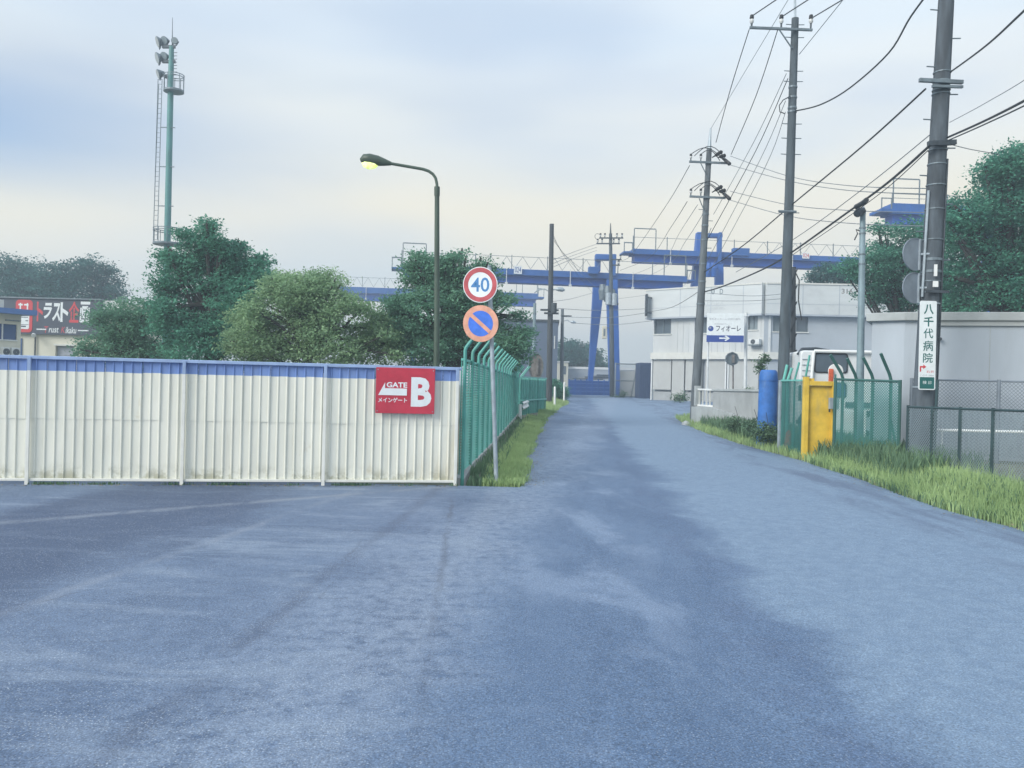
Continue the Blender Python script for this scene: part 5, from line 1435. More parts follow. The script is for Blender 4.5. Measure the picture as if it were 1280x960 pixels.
# pole at the end of the road
D5 = 75.0
p = at(765, 497, D5)
P5 = thing('utility_pole', (p.x, p.y, .5), 'concrete pole with stacked crossarms at the end of the road by the crane leg', 'utility pole')
ax5, r5 = shaft(P5, (763.2, 292), (765.3, 498), D5, .14, .24, M['pole_conc'], 12)
m = MB(); m.tube([ax5(294), at(763.2, 279, D5)], [.09, .03], 8); m.build('top_spike', M['steel_dark'], P5)
for py, xa, xb in ((297.5, 749, 779), (304.5, 745.5, 775), (324.5, 762, 777), (331.5, 762, 775)):
    arm(P5, at(xa, py, D5 - .2), at(xb, py, D5 - .2), .11, 'steel_dark')
    for px in ((xa + 1.5, xa + 7, xb - 8, xb - 1.5) if xb - xa > 20 else (xb - 1.5,)): insulator(P5, at(px, py, D5 - .2), .42, .09)
m = MB(); m.tube([at(747 + 3.5 * math.cos(a), 295.5 + 3.5 * math.sin(a), D5 - .2) for a in np.linspace(0.3, 5.8, 12)], .022, 5); m.build('jumper_wire', M['wire'], P5)
for px, py in ((760.5, 373), (768, 374)):
    m = MB(); q = at(px, py, D5 - .35); m.tube([q - Vector((0, 0, .55)), q + Vector((0, 0, .45)), q + Vector((0, 0, .5))], [.26, .26, .2], 12); m.build('transformer_can', M['galv'], P5, smooth=True)
arm(P5, at(757, 380, D5 - .3), at(773, 380, D5 - .3), .12, 'steel_dark')
ls = thing('hanging_sign', at(755.5, 424, D5), 'small pale vertical light box hanging beside the pole at the road end', 'sign')
a, b = at(752.2, 423.5, D5 - .1), at(758.8, 407.5, D5 - .1); m = MB(); m.box((a + b) / 2, (b.x - a.x, .25, b.z - a.z)); m.build('case', M['cream_wall'], ls, bevel=.06)
m = MB(); a, b = at(754.3, 420, D5 - .232), at(756.8, 411, D5 - .232); m.box((a + b) / 2, (b.x - a.x, .01, b.z - a.z)); m.build('dark_print', M['steel_mid'], ls)
m = MB(); m.tube([at(758, 410, D5), at(764, 409.5, D5)], .04, 6); m.build('arm', M['steel_mid'], ls)

# grey steel pole with a siren on top
D9 = 19.3
p = at(1074, 570, D9)
P9 = thing('steel_pole', (p.x, p.y, .1), 'slim grey steel pole with a dark lamp on top behind the green net', 'pole')
ax9, r9 = shaft(P9, (1078.5, 268), (1073.5, 572), D9, .062, .098, M['pole_steel'], 14)
bands(P9, ax9, r9, [285, 292, 318, 330], h=.03)
q = at(1076, 266, D9 - .1)
m = MB(); m.tube([q + Vector((-.11, -.05, -.04)), q + Vector((-.04, 0, .02)), q + Vector((.06, 0, .05)), q + Vector((.10, .02, .03))], [.085, .10, .08, .04], 12); m.build('lamp_head', M['steel_dark'], P9, smooth=True)
m = MB(); q = ax9(268); m.tube([q, q + Vector((0, 0, .1)), q + Vector((.01, 0, .18))], [.07, .06, .02], 10); m.build('cap', M['galv'], P9)
m = MB(); m.tube([ax9(290), at(1070, 287, D9), at(1072, 292, D9), at(1068, 300, D9)], .015, 5); m.build('loose_cable', M['wire'], P9)

# ================================================================== overhead cables
def cable(label, pts, r, sag=0.0, mt='wire', name='overhead_cable', n=5, grp='overhead cables'):
    P_ = [at(*q) for q in pts]; out = []
    if len(P_) == 2:
        for s_ in np.linspace(0, 1, 14):
            q = P_[0].lerp(P_[1], s_); q.z -= sag * 4 * s_ * (1 - s_); out.append(q)
    else:
        for i in range(len(P_) - 1):
            a, b, c, e = P_[max(0, i - 1)], P_[i], P_[i + 1], P_[min(len(P_) - 1, i + 2)]
            for s_ in np.linspace(0, 1, 7)[: 7 if i == len(P_) - 2 else 6]:
                out.append(.5 * ((2 * b) + (c - a) * s_ + (2 * a - 5 * b + 4 * c - e) * s_ ** 2 + (3 * b - a - 3 * c + e) * s_ ** 3))
    m = MB(); m.tube(out, r, n); o = m.build(name, M[mt], None, smooth=True)
    return tag(o, label, 'cable', grp)
cable('wire from the leftmost crossarm insulator up over the road', [(940, 20, D3 - .17), (1190, -148, D4)], .017)
cable('wire from the middle crossarm insulator up over the road', [(977, 21, D3 - .17), (1190, -116, D4)], .017)
cable('wire from the right crossarm insulator up over the road', [(1014, 23, D3 - .17), (1190, -82, D4)], .017)
cable('thin wire with a knot climbing right from the tall grey pole', [(999, 68, D3), (1028, 32, D3 - 2), (1060, -8, D3 - 4)], .010, mt='wire_grey')
cable('thick sagging cable from the tall grey pole up to the top right', [(993, 139, D3), (1025, 131, D3 - 1.5), (1062, 110, D3 - 3), (1111, 66, D3 - 5), (1139, 20, D3 - 6.5), (1175, -28, D4)], .020)
cable('wire from left crossarm end down to the leaning pole top', [(936.5, 37, D3 - .17), (913, 112, 27.5), (895, 178, D2)], .014)
cable('wire from middle crossarm down to the leaning pole arm', [(972, 38, D3 - .17), (945, 120, 27.5), (914, 193, D2 - .4)], .014)
cable('faint wire crossing from leaning pole spike towards the sky at top', [(888.5, 161, D2), (985, 0, D3 - 2), (1010, -40, D3 - 3)], .008, mt='wire_grey')
cable('uppermost of four wires falling left from the tall grey pole', [(983, 92, D3), (942, 178, 28.5), (892, 268, D2)], .010, mt='wire_grey')
cable('second of four wires falling left from the tall grey pole', [(985, 98, D3), (944, 190, 28.5), (884, 300, D2)], .013)
cable('third of four wires falling left from the tall grey pole', [(982, 126, D3), (950, 200, 28.5), (882, 330, D2)], .010, mt='wire_grey')
cable('lowest of four wires falling left from the tall grey pole', [(982, 140, D3), (956, 210, 28.5), (884, 345, D2)], .010, mt='wire_grey')
cable('upper wire from leaning pole to the thick pole at right', [(913, 195, D2 - .5), (985, 220, 27), (1060, 232, 22), (1168, 236, D4)], .011, mt='wire_grey')
cable('second wire from leaning pole to the thick pole at right', [(912, 206, D2 - .5), (985, 226, 27), (1060, 238, 22), (1167, 243, D4)], .011, mt='wire_grey')
cable('third wire from leaning pole to the thick pole at right', [(913, 239, D2 - .5), (985, 256, 27), (1060, 263, 22), (1165, 266, D4)], .011, mt='wire_grey')
cable('lowest wire from leaning pole to the thick pole at right', [(912, 250, D2 - .5), (985, 270, 27), (1060, 279, 22), (1164, 283, D4)], .011, mt='wire_grey')
cable('black cable from the crossarm of the thick pole down left', [(1157, 111, D4 - .2), (1080, 181, 18.5), (992, 254, D3 - .2), (930, 306, 28.5), (879, 341, D2)], .019)
cable('thin grey wire from the thick pole down left', [(1163, 168, D4), (1080, 235, 18.5), (992, 299, D3), (920, 340, 28)], .010, mt='wire_grey')
cable('thick black cable bundle from the thick pole down left', [(1161, 183, D4 - .2), (1110, 228, 17.5), (1053, 270, 20), (990, 315, D3 - .2), (957, 335, 27), (906, 357, 31), (876, 366, D2)], .026)
cable('thin line hanging just under the thick cable bundle', [(1160, 188, D4 - .2), (1110, 234, 17.5), (1053, 276, 20), (990, 319, D3 - .2)], .009)
o = cable('black spliced sleeve on the thick cable bundle', [(1083, 250, 18.4), (1078, 254, 18.7), (1070, 258.5, 19.1)], .055, name='cable_sleeve', n=10, grp=None)
o['category'] = 'cable sleeve'
cable('thick cable from the pole crossarm to the upper right corner', [(1188, 90, D4 - .2), (1235, 55, 13), (1300, -5, 10), (1560, -240, 7)], .016)
cable('thick cable pair leaving the thick pole to the right, upper', [(1184, 172, D4 - .2), (1235, 149, 13.5), (1310, 110, 10.5), (1620, -60, 6.5)], .020)
cable('thick cable pair leaving the thick pole to the right, lower', [(1184, 176, D4 - .2), (1235, 153.5, 13.5), (1310, 117, 10.5), (1620, -48, 6.5)], .012)
cable('thin grey wire leaving the thick pole at right', [(1187, 153, D4), (1235, 127, 13.5), (1310, 80, 10.5), (1620, -150, 6.5)], .006, mt='wire_grey')
cable('short grey wire behind the thick pole running to the tree', [(1186, 180, D4), (1215, 187, 16.5), (1250, 193, 17)], .008, mt='wire_grey')
for k, (a, b, c) in enumerate((((862, 207), (832, 258), (790, 318)), ((859, 252), (840, 282), (812, 322)), ((872, 256), (850, 290), (826, 328)), ((882, 262), (858, 300), (832, 334)), ((889, 285), (866, 335), (845, 362)))):
    cable(('first', 'second', 'third', 'fourth', 'lowest')[k] + ' wire from the leaning pole down to the road end pole', [(*a, D2 - .2), (*b, 45), (*c, 66), (777 - 2 * k, 326 + 12 * k, D5)], .014 if k < 2 else .012, mt='wire' if k < 2 else 'wire_grey')
for k in range(3): cable(('upper', 'middle', 'lower')[k] + ' slack wire left of the road end pole', [(746, 305 + 4 * k, D5), (720, 314 + 4 * k, 60), (691, 325 + 4.5 * k, D6)], .016, mt='wire_grey')
for k in range(3): cable(('left', 'middle', 'right')[k] + ' wire dropping right from the dark plain pole', [(690, 290 + 4 * k, D6), (707 + 3 * k, 323 + 1 * k, 53), (742 + 2 * k, 368 - 9 * k, D5)], .011, mt='wire' if k != 1 else 'wire_grey')
cable('upper low wire from the dark pole to the white building', [(690, 385, D6), (745, 388, 54), (808, 386, 61)], .016, mt='wire_grey')
cable('middle low wire from the far pole to the white building', [(703, 396, D7), (760, 397, 64), (808, 391, 61)], .018, mt='wire_grey')
cable('lowest wire from the far pole to the white building', [(718, 404, D7), (765, 406, 64), (815, 401, 62)], .018, mt='wire_grey')
cable('wire rising from the dark plain pole to the crane leg', [(690, 377, D6), (716, 373, 58), (741, 366, D5)], .014, mt='wire_grey')
cable('wire strung across the white parapet from the leaning pole', [(880, 366, D2), (940, 370, 28), (990, 366, D3b)], .009, mt='wire_grey')
cable('lower wire strung across the white parapet', [(878, 376, D2), (940, 376, 28), (990, 372, D3b)], .009, mt='wire_grey')
cable('wire from building corner bracket to the leaning pole', [(809, 390, 61), (840, 384, 45), (880, 360, D2)], .012)

# ================================================================== things at the end of the road
A = at(656, 480, 65); B = at(696, 480, 64.9); A.z = B.z = 0
SB, SBL = through(A, B)
sb = thing('slate_building', SB.p(SBL / 2, .5), 'slate blue windowless building behind the dark plain pole', 'building')
z1 = SB.hit(676, 402)[1]
m = MB(); SB.box(m, -4, SBL, .2, z1, -8, 0); m.build('wall', M['slate'], sb)
m = MB(); SB.box(m, -4, SBL + .08, z1 + .001, z1 + .16, -8.1, .1); m.build('coping', M['steel_dark'], sb)
m = MB(); a, b = SB.hit(692.4, 435)[0], SB.hit(693.6, 435)[0]; SB.box(m, a, b, SB.hit(693, 436)[1], SB.hit(693, 420)[1], .002, .06); m.build('downpipe', M['white_dull'], sb)
# far yard wall, brick-coloured gate block
A = at(694, 480, 92); B = at(800, 480, 92); A.z = B.z = 0
FW, FWL = through(A, B)
fw = thing('yard_wall', FW.p(FWL / 2, .5), 'long low grey yard wall with a white top line beyond the road end', 'wall')
z1 = FW.hit(730, 461.5)[1]
m = MB(); FW.box(m, FW.hit(708, 470)[0], FWL, .2, z1, -.5, 0); m.build('wall', M['clad_blue'], fw)
m = MB(); FW.box(m, FW.hit(708, 470)[0], FWL, z1 + .001, z1 + .25, -.55, .06); m.build('coping', M['white'], fw)
gb = thing('gatehouse', FW.p(FW.hit(701, 480)[0], .5, 1), 'small cream gatehouse block beyond the dark bush', 'building')
a, b = FW.hit(695.5, 470)[0], FW.hit(708.5, 470)[0]
m = MB(); FW.box(m, a, b, .2, FW.hit(701, 453.5)[1], .01, 2); m.build('wall', M['cream_wall'], gb)
m = MB(); FW.box(m, a - .1, b + .1, FW.hit(701, 453.4)[1], FW.hit(701, 452)[1], -.05, 2.1); m.build('roof', M['white_dull'], gb)
m = MB(); FW.box(m, a + .4, a + .9, FW.hit(701, 468)[1], FW.hit(701, 458)[1], 2.001, 2.03); m.build('window', M['glass'], gb)
# blue steel barrier
A = at(711, 495, 83.5); B = at(762, 496, 83.5); A.z = B.z = 0
BB, BBL = through(A, B)
bb = thing('blue_barrier', BB.p(BBL / 2, .5), 'blue slatted steel barrier across the yard at the end of the road', 'barrier')
z0, z1 = BB.hit(735, 495)[1], BB.hit(735, 474.5)[1]
for k in range(8):
    uu = BBL * k / 7; m = MB(); BB.box(m, uu - .06, uu + .06, z0 - .3, z1 + .06 * (k % 2), -.05, .06); BB.box(m, uu - .045, uu + .045, z0, z1 - .1, .118, .15); m.build('post', M['crane_leg'], bb)
for k in range(8):
    v = z0 + (z1 - z0) * (k + .4) / 8.4; m = MB(); BB.box(m, 0, BBL, v - .05, v + .05, .0602, .085 + .015 * (k % 3)); m.build('slat', M['crane_top'] if k % 2 else M['roof_blue'], bb)
m = MB(); BB.box(m, 0, BBL, z0 - .3, z1 - .1, -.12, -.052); m.build('backing_panel', M['crane_web'], bb)
m = MB(); BB.box(m, .4, BBL * .45, z0 - .12, z0 + .02, .3, .45); BB.box(m, BBL * .52, BBL * .97, z0 - .12, z0 + .02, .3, .45); m.build('kerb_block', M['white'], bb)
# trailer load behind barrier: rusty pipes
pb = thing('rack', BB.p(BBL * .3, .5, -2), 'low rack of pale and dark girders just behind the blue barrier', 'rack')
for k in range(5):
    m = MB(); BB.box(m, .5 + .6 * k, 3.6 + .9 * k, z1 + .02 + .11 * k, z1 + .12 + .11 * k, -2.4 + .1 * k, -2.1 + .1 * k); m.build('girder', M['panel_beige'] if k % 2 else M['steel_mid'], pb)
for uu in (.8, 4.2): m = MB(); BB.box(m, uu, uu + .12, .3, z1 + .2, -2.6, -2.5); m.build('support', M['steel_mid'], pb)
# wire gate beside the pole
A = at(768.5, 496, 73.5); B = at(797.5, 497, 73.0); A.z = B.z = 0
WG, WGL = through(A, B)
wg = thing('wire_gate', WG.p(WGL / 2, .5), 'grey framed wire gate with pale backing right of the road end pole', 'gate')
z0, z1 = WG.hit(783, 497)[1], WG.hit(783, 455)[1]
net(WG, .05, WGL - .05, z0, z1, .22, .022).build('netting', M['steel_mid'], wg, kind='stuff')
for uu in (0, WGL * .93, WGL): m = MB(); m.tube([WG.p(uu, z0 - .3), WG.p(uu, z1 + .1)], .06, 8); m.build('post', M['galv'], wg)
for v in (z1, (z0 + z1) / 2, z0 + .1): m = MB(); m.tube([WG.p(0, v, .02), WG.p(WGL, v, .02)], .045, 6); m.build('rail', M['steel_mid'], wg)
m = MB(); m.tube([WG.p(WGL * .93, z1, .05), WG.p(WGL * .70, z0, .05)], .045, 6); m.build('brace', M['steel_mid'], wg)
m = MB(); WG.box(m, .1, WGL - .1, z0 - .3, WG.hit(783, 463)[1], -2.6, -2.5); m.build('backing_panel', M['panel_beige'], wg)
# dark container
A = at(799, 497, 69); B = at(815.3, 497, 69); A.z = B.z = 0
CT, CTL = through(A, B)
ct = thing('dark_container', CT.p(CTL / 2, .5), 'dark blue container standing against the left corner of the white building', 'container')
z1 = CT.hit(807, 453.5)[1]
m = MB(); CT.box(m, 0, CTL, .4, z1, -2.5, 0); m.build('body', M['container'], ct)
for k in range(6): m = MB(); CT.box(m, CTL * (k + .3) / 6, CTL * (k + .65) / 6, .5, z1 - .1, .001, .03); m.build('rib', M['container'], ct)
# white marker posts
for px, py, d_, lab in ((693.3, 506, 43, 'nearer thin white marker post before the dark bush'), (705, 500.5, 50, 'farther thin white marker post right of the dark bush')):
    b = at(px, py, d_); b.z = gz(b.x, b.y); t = thing('marker_post', b, lab, 'marker post', 'white marker posts')
    m = MB(); m.tube([b - Vector((0, 0, .1)), at(px + .3, py - 22, d_), at(px + .3, py - 22.8, d_)], [.055, .055, .02], 8); m.build('post', M['white'], t, smooth=True)

# ================================================================== trees, shrubs
def leaf_mesh(name, C, size, tone, up=0.7, aspect=0.55):
    """Many small rhombic leaves at the points C."""
    n = len(C); size = size * .62
    nrm = RNG.normal(size=(n, 3)); nrm[:, 2] = np.abs(nrm[:, 2]) + up; nrm /= np.linalg.norm(nrm, axis=1)[:, None]
    a = np.cross(nrm, RNG.normal(size=(n, 3))); a /= np.linalg.norm(a, axis=1)[:, None]
    b = np.cross(nrm, a)
    s = (size * RNG.uniform(0.6, 1.4, n))[:, None]
    v = np.empty((n, 4, 3)); v[:, 0] = C - a * s * .5; v[:, 1] = C + b * s * aspect * .5 - nrm * s * .08; v[:, 2] = C + a * s * .5; v[:, 3] = C - b * s * aspect * .5 - nrm * s * .08
    return quads(name, v.reshape(-1, 3), tone)
def quads(name, v, tone, k=4):
    n = len(v) // k
    me = bpy.data.meshes.new(name)
    me.vertices.add(n * k); me.vertices.foreach_set('co', v.astype(np.float32).ravel())
    me.loops.add(n * k); me.loops.foreach_set('vertex_index', np.arange(n * k, dtype=np.int32))
    me.polygons.add(n); me.polygons.foreach_set('loop_start', np.arange(0, n * k, k, dtype=np.int32)); me.polygons.foreach_set('loop_total', np.full(n, k, dtype=np.int32))
    me.update(calc_edges=True)
    at_ = me.attributes.new('tone', 'FLOAT', 'FACE'); at_.data.foreach_set('value', np.clip(tone, 0, 1).astype(np.float32))
    return me
def link_mesh(name, me, mt, parent, kind=None):
    o = bpy.data.objects.new(name, me); me.materials.append(mt); COL.objects.link(o)
    if parent: o.parent = parent
    if kind: o['kind'] = kind
    return o
def tree(name, label, cat, d, blobs, trunk_px, leaf, n, mt, group=None, depth=0.8, clump=0.45, per=26, base_row=None, gaps=0.45, trunk_r=.16, limbs=True):
    """Crown from blobs given as (px, py, radius px); leaves gather in clumps on and inside each blob."""
    k = d / F
    cs = []; rs = []
    blobs = list(blobs); nb_ = len(blobs)
    if nb_ > 6:
        for _ in range(int(nb_ * 1.5)):          # small outlying sprays that break the outline
            q = blobs[random.randrange(nb_)]; a = random.uniform(-.5, math.pi + .5)
            blobs.append((q[0] + q[2] * math.cos(a) * 1.02, q[1] - q[2] * math.sin(a) * 1.02, q[2] * random.uniform(.18, .36)))
    for i, bl in enumerate(blobs):
        dd = d + (bl[3] if len(bl) > 3 else random.uniform(-.6, .6) * depth)
        cs.append(at(bl[0], bl[1], dd)); rs.append(bl[2] * k)
    cs = np.array([c[:] for c in cs]); rs = np.array(rs)
    base = at(trunk_px, 480, d); base.z = gz(base.x, base.y) - .1
    t = thing(name, base, label, cat, group)
    w = rs ** 1.75; w = w / w.sum()
    nc = max(4, int(n * 1.75) // per)
    idx = RNG.choice(len(rs), nc, p=w)
    dirs = RNG.normal(size=(nc, 3)); dirs /= np.linalg.norm(dirs, axis=1)[:, None]
    rad = rs[idx] * (0.30 + 0.68 * RNG.uniform(0, 1, nc) ** 0.5)
    rim = RNG.uniform(0, 1, nc) < .12; rad[rim] = rs[idx][rim] * RNG.uniform(1.0, 1.28, rim.sum())
    cc = cs[idx] + dirs * rad[:, None] * np.array([1, max(.6, depth), 1])
    keep = np.sin(cc[:, 0] * 2.1 / clump + 1.3) * np.sin(cc[:, 2] * 2.3 / clump) * np.sin(cc[:, 1] * 1.9 / clump + .7) > -1 + gaps
    q3 = 1.15 * (k / .027) ** .5
    low = np.sin(cc[:, 0] * 2.9 / q3 + cc[:, 2] * 1.7 / q3) + np.sin(cc[:, 2] * 3.7 / q3 - cc[:, 1] * 2.2 / q3 + 1.1)
    keep &= low > -1.15
    cc = cc[keep]; dirs = dirs[keep]; nc = len(cc)
    ctone = RNG.uniform(0, 1, nc) ** 1.2
    off = RNG.normal(size=(nc, per, 3)) * clump * np.array([.52, .52, .20])
    C = (cc[:, None, :] + off).reshape(-1, 3)
    tone = (ctone[:, None] * .65 + RNG.uniform(0, .35, (nc, per))).ravel()
    C = C - np.array(base[:])
    link_mesh('crown', leaf_mesh('crown', C, leaf, tone), mt, t)
    m = MB()
    top = Vector(cs.mean(0)); top.z = max(top.z, base.z + 1)
    mid = base.lerp(top, .5) + Vector((random.uniform(-.2, .2), 0, 0))
    m.tube([base, base.lerp(mid, .5), mid, top], [trunk_r * 1.3, trunk_r, trunk_r * .8, trunk_r * .45], 8)
    if limbs:
        for c, r in zip(cs, rs):
            c = Vector(c); s0 = base.lerp(top, random.uniform(.35, .8)); m.tube([s0, s0.lerp(c, .5) + Vector((0, 0, .15)), c, c + (c - s0).normalized() * r * .5], [trunk_r * .45, trunk_r * .3, trunk_r * .18, .01], 6)
    m.build('trunk', M['bark'], t, smooth=True)
    return t
# behind the cream wall, left to right
tree('tree', 'low grey green spreading shrub tree behind the wall right of the shop signboard', 'tree', 30, [(150, 405, 34), (125, 425, 26), (178, 392, 26), (160, 440, 36), (195, 425, 30), (135, 400, 18), (115, 440, 18), (185, 450, 30)], 160, .16, 17000, M['leaf_c'], depth=1.0, clump=.34)
tree('tree', 'tallest dark pointed tree behind the cream wall beside the floodlight mast', 'tree', 28, [(258, 300, 16), (262, 284, 8), (240, 320, 26), (285, 325, 26), (225, 345, 28), (265, 350, 40), (305, 345, 28), (320, 340, 16), (335, 348, 10), (225, 385, 36), (270, 395, 46), (310, 385, 38), (215, 425, 32), (260, 440, 44), (310, 430, 36), (212, 318, 10), (345, 352, 7), (300, 308, 10)], 262, .17, 44000, M['leaf_a'], depth=1.0, clump=.34, trunk_r=.22)
tree('tree', 'rounded olive green tree behind the middle of the cream wall', 'tree', 26, [(370, 365, 24), (405, 350, 16), (340, 385, 30), (395, 380, 36), (436, 388, 22), (325, 415, 30), (370, 420, 42), (420, 420, 42), (465, 410, 26), (310, 440, 24), (418, 352, 8), (390, 352, 14), (470, 440, 26), (345, 362, 14)], 390, .15, 42000, M['leaf_b'], depth=1.1, clump=.34)
tree('tree', 'dark green tree behind the 40 sign and street lamp', 'tree', 27, [(530, 335, 18), (560, 350, 24), (582, 325, 14), (600, 325, 10), (518, 348, 13), (508, 388, 22), (540, 390, 38), (585, 375, 34), (620, 385, 22), (490, 415, 30), (535, 430, 40), (590, 420, 38), (630, 415, 26), (640, 440, 20), (605, 345, 18), (575, 318, 8), (520, 325, 9), (632, 385, 12), (648, 425, 12)], 555, .16, 46000, M['leaf_c'], depth=1.1, clump=.34, trunk_r=.2)
# wooded rise far left
for k, (bl, tp, lab, nn) in enumerate((
        ([(-20, 360, 34), (5, 345, 24), (22, 340, 20), (40, 350, 24), (15, 380, 36), (55, 375, 30)], 15, 'dark massed tree at the far left edge above the signboard', 15000),
        ([(75, 345, 20), (95, 335, 16), (85, 365, 28), (110, 375, 24), (60, 358, 20)], 85, 'taller dark tree above the middle of the charcoal signboard', 9000),
        ([(122, 338, 15), (135, 350, 14), (128, 368, 20), (145, 365, 9), (112, 352, 10)], 128, 'airy far tree with sky gaps right of the signboard', 3600))):
    tree('tree', lab, 'tree', 78, bl, tp, .40, nn, M['leaf_far'], depth=2.0, clump=.75, per=14, group='trees on the far left rise', trunk_r=.25)
# the big tree at right
tree('tree', 'huge dense dark tree towering behind the concrete box building at right', 'tree', 33, [(1255, 245, 40), (1285, 215, 36), (1215, 270, 30), (1230, 310, 50), (1280, 300, 60), (1330, 260, 80), (1205, 330, 30), (1200, 370, 34), (1250, 370, 50), (1310, 370, 60), (1192, 290, 14), (1188, 350, 16), (1262, 206, 14), (1380, 320, 80), (1195, 268, 10), (1240, 222, 14)], 1280, .21, 70000, M['leaf_right'], depth=1.3, clump=.42, trunk_r=.35)
tree('tree', 'looser tree between the slim steel pole and the thick pole', 'tree', 40, [(1110, 300, 18), (1135, 300, 24), (1160, 300, 26), (1095, 330, 22), (1120, 340, 30), (1155, 345, 36), (1090, 360, 20), (1065, 340, 14), (1125, 370, 24), (1160, 375, 24), (1098, 290, 8)], 1130, .22, 24000, M['leaf_a'], depth=1.2, clump=.45, per=20)
tree('tree', 'leafy branch tree showing over the parapet under the crane beam', 'tree', 60, [(1030, 343, 14), (1050, 348, 16), (1065, 355, 14), (1020, 347, 8), (1045, 362, 14)], 1052, .30, 4200, M['leaf_far'], depth=1.2, clump=.5, per=14)
# trees right of the crane, and dark bush
tree('bush', 'dark rounded bush at the far end of the left verge', 'bush', 52, [(698, 488, 9), (695, 480, 6), (703, 490, 7), (699, 496, 9), (692, 494, 6)], 698, .15, 4200, M['leaf_a'], depth=1.0, clump=.22, per=16, trunk_r=.06)
tree('tree', 'broad far dark tree mass left of the crane leg', 'tree', 118, [(700, 445, 20), (715, 440, 16), (725, 450, 18), (740, 455, 16), (750, 462, 10), (690, 455, 18), (705, 462, 16), (732, 440, 9)], 715, .55, 9000, M['leaf_far'], depth=2.0, clump=.9, per=14, trunk_r=.3)
tree('vine', 'green creeper growing over the fence by the blue drum', 'plant', 25.5, [(952, 455, 7), (957, 448, 6), (948, 462, 5)], 953, .10, 500, M['weed'], depth=.4, clump=.10, per=10, trunk_r=.02)
for k, (px, py, d_, lab, r, nn) in enumerate(((957, 540, 21.0, 'leafy dark weed clump at the foot of the blue drum', 12, 900), (942, 533, 22.5, 'dark weed clump left of the blue drum', 9, 600), (918, 528, 24.5, 'small weed clump in front of the low wall', 6, 350), (939, 490, 27.5, 'weed growing over the top of the low wall', 6, 260),
                                              (788, 490, 71, 'low bush at the foot of the wire gate', 5, 260), (776, 492, 71, 'dark bush beside the road end pole', 5, 260), (850, 496, 54, 'strip of weeds along the foot of the white building', 5, 240))):
    tree('weed_clump', lab, 'plant', d_, [(px, py, r), (px + r * .7, py + 2, r * .7), (px - r * .7, py + 3, r * .7)], px, .11 if d_ < 40 else .22, nn, M['weed'], depth=.6, clump=.16 if d_ < 40 else .4, per=12, trunk_r=.012, limbs=True)

# ================================================================== verge grass
def blades(name, pts, h, w, mt, lean=.45, label=None):
    n = len(pts)
    hh = h * RNG.uniform(.55, 1.35, n); a = RNG.uniform(0, 2 * math.pi, n)
    dx = np.cos(a); dy = np.sin(a)
    ln = RNG.uniform(.1, 1, n) * lean * hh
    la = RNG.uniform(0, 2 * math.pi, n); lx, ly = np.cos(la) * ln, np.sin(la) * ln
    v = np.empty((n, 2, 4, 3)); P_ = np.asarray(pts); ww = w * RNG.uniform(.6, 1.4, n)
    b0 = P_ - np.stack([dx * ww / 2, dy * ww / 2, np.full(n, .03)], 1); b1 = P_ + np.stack([dx * ww / 2, dy * ww / 2, np.full(n, -.03)], 1)
    m0 = P_ + np.stack([lx * .35 - dx * ww * .4, ly * .35 - dy * ww * .4, hh * .6], 1); m1 = P_ + np.stack([lx * .35 + dx * ww * .4, ly * .35 + dy * ww * .4, hh * .6], 1)
    t = P_ + np.stack([lx, ly, hh], 1)
    v[:, 0, 0], v[:, 0, 1], v[:, 0, 2], v[:, 0, 3] = b0, b1, m1, m0
    v[:, 1, 0], v[:, 1, 1], v[:, 1, 2], v[:, 1, 3] = m0, m1, t + np.stack([dx * ww * .08, dy * ww * .08, np.zeros(n)], 1), t - np.stack([dx * ww * .08, dy * ww * .08, np.zeros(n)], 1)
    patch = .5 + .35 * np.sin(P_[:, 0] * 1.7 + 2 * np.sin(P_[:, 1] * .9)) * np.sin(P_[:, 1] * 1.3)
    tone = np.repeat(np.clip(patch * .6 + RNG.uniform(0, .5, n), 0, 1), 2)
    o = link_mesh(name, quads(name, v.reshape(-1, 3), tone), mt, None, 'stuff')
    return o
pts = []
while len(pts) < 52000:          # tall grass along the right verge
    y = RNG.uniform(4.5, 17.5); x = xr(y) + RNG.uniform(-.05, 1.0) * RNG.uniform(.2, 1.9)
    if math.sin(x * 5 + y * 2.3) * math.sin(y * 3.1) + RNG.uniform(-.3, 1) > .05: pts.append((x, y, gz(x, y) - .02))
tall = [p for p in pts]
hts = .30
blades('grass', tall, .125, .010, M['grass'], label='')
blades('grass', [(x + .05, y, z) for x, y, z in tall[::14]], .26, .007, M['grass'])
blades('grass', [(x - .03, y + .04, z) for x, y, z in tall[::9]], .12, .024, M['weed'])
pts = []
while len(pts) < 15000:          # shorter growth further along the right verge
    y = RNG.uniform(15.5, 42); x = xr(y) + RNG.uniform(-.08, 1.7)
    if y > 39.5: continue
    pts.append((x, y, gz(x, y) - .02))
blades('grass', pts, .17, .016, M['grass'])
pts = []
while len(pts) < 9000:           # weeds mixed in
    y = RNG.uniform(14, 30); x = xr(y) + RNG.uniform(.3, 2.0)
    pts.append((x, y, gz(x, y) - .02))
blades('grass', pts, .30, .03, M['weed'])
pts = []
while len(pts) < 30000:          # left verge between the louvre fence and the road
    y = 12.2 + RNG.uniform(0, 1) ** 1.5 * 44
    u_ = min(1.0, (y - FA.y) / (FB.y - FA.y)); xf = FA.x + (FB.x - FA.x) * max(0, u_) + (.12 if y < FB.y else .7)
    e = xl(y) + .05 * math.sin(y * 1.9 + 2 * math.sin(y * .7)) + .06 * math.sin(y * 4.7 + 3 * math.sin(y * 1.3)) + RNG.normal() * .03
    t = RNG.uniform(.18, 1) ** .75
    if y < 12.8 and RNG.uniform() < .4: continue
    x = xf + (e - xf) * t
    pts.append((x, y, gz(x, y) - .02))
blades('grass', pts, .12, .012, M['grass'])
pts = []
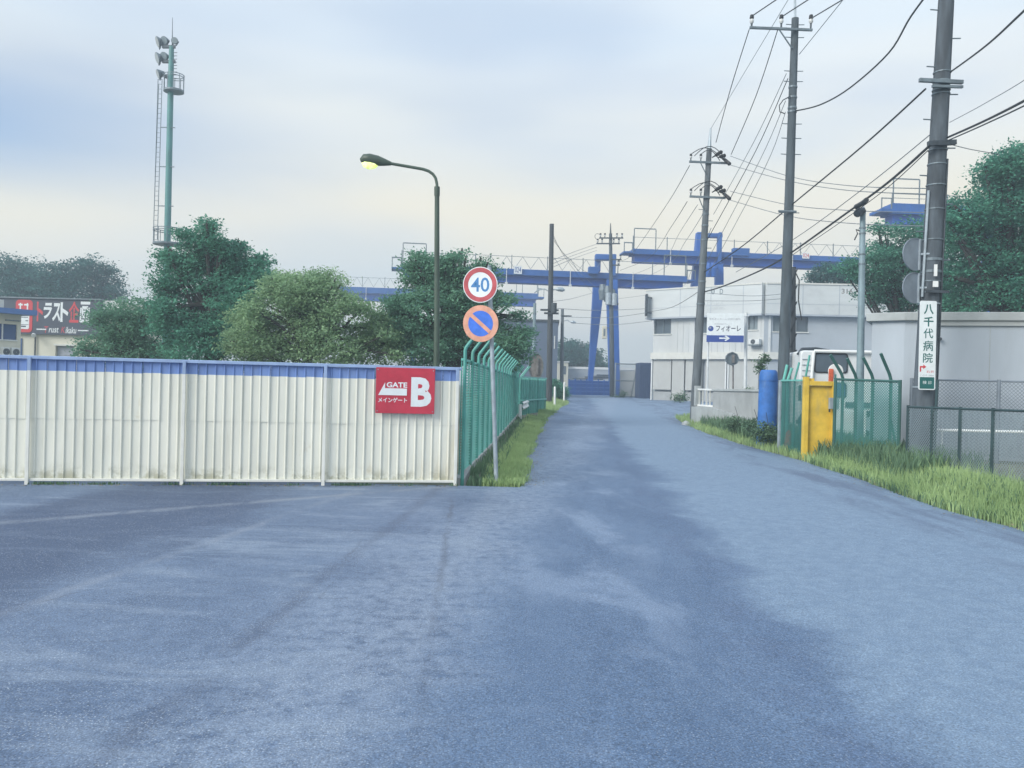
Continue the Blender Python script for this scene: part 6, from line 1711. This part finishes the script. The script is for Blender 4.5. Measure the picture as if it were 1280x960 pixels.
while len(pts) < 900:           # weeds at the foot of the louvre fence
    y = 12.2 + RNG.uniform(0, 1) ** 1.5 * 18
    u_ = (y - FA.y) / (FB.y - FA.y); x = FA.x + (FB.x - FA.x) * max(0, u_) + RNG.uniform(.1, .5)
    pts.append((x, y, gz(x, y) - .02))
blades('grass', pts, .14, .03, M['weed'])

# low weed tufts along the foot of the cream wall, added as contact shade
pts = []
while len(pts) < 1600:
    u_ = -RNG.uniform(0, 9.5); q = WP.p(u_, 0, RNG.uniform(.0, .10) * RNG.uniform(.2, 1))
    if math.sin(u_ * 3.3) + math.sin(u_ * 7.9 + 1) + RNG.uniform(-1, 1) > .7: pts.append((q.x, q.y, .012))
blades('contact_tufts', pts, .035, .012, M['weed'])

# dead leaves, straw and grit scattered along the verge edges
C_ = []
for _ in range(2600):
    if RNG.uniform() < .6:
        y = RNG.uniform(8.6, 36); x = xr(y) + RNG.normal() * .22 - .06
    else:
        y = 12.2 + RNG.uniform(0, 1) ** 1.6 * 30; x = xl(y) + RNG.normal() * .14 + .05
    C_.append((x, y, gz(x, y) + .028 + (.012 if y > 12.2 else 0)))
for _ in range(700):
    q = WP.p(-RNG.uniform(0, 9.5), 0, RNG.uniform(.02, .3) ** 1.3); C_.append((q.x, q.y, .018))
M['litter'] = leafmat('dry litter', (0.09, 0.085, 0.06), (0.34, 0.30, 0.20), 0.1)
me_ = leaf_mesh('leaf_litter', np.array(C_), .05, RNG.uniform(0, 1, len(C_)), up=4.0)
link_mesh('leaf_litter', me_, M['litter'], None, 'stuff')

# ================================================================== evening haze
HAZE = 0.0032
m = MB()
x0, x1, y0, y1, z0, z1 = -305, 305, -65, 425, -1.2, 26.5
m.box(((x0 + x1) / 2, (y0 + y1) / 2, (z0 + z1) / 2), (x1 - x0, y1 - y0, z1 - z0))
if HAZE > 0:
    hm = bpy.data.materials.new('thin evening haze'); hm.use_nodes = True; hn = hm.node_tree; hn.nodes.clear()
    pv = hn.nodes.new('ShaderNodeVolumePrincipled'); pv.inputs['Color'].default_value = (0.72, 0.86, 1.0, 1); pv.inputs['Density'].default_value = HAZE; pv.inputs['Anisotropy'].default_value = 0.2
    ho = hn.nodes.new('ShaderNodeOutputMaterial'); hn.links.new(pv.outputs[0], ho.inputs['Volume'])
    hz = m.build('haze', hm); hz['kind'] = 'stuff'
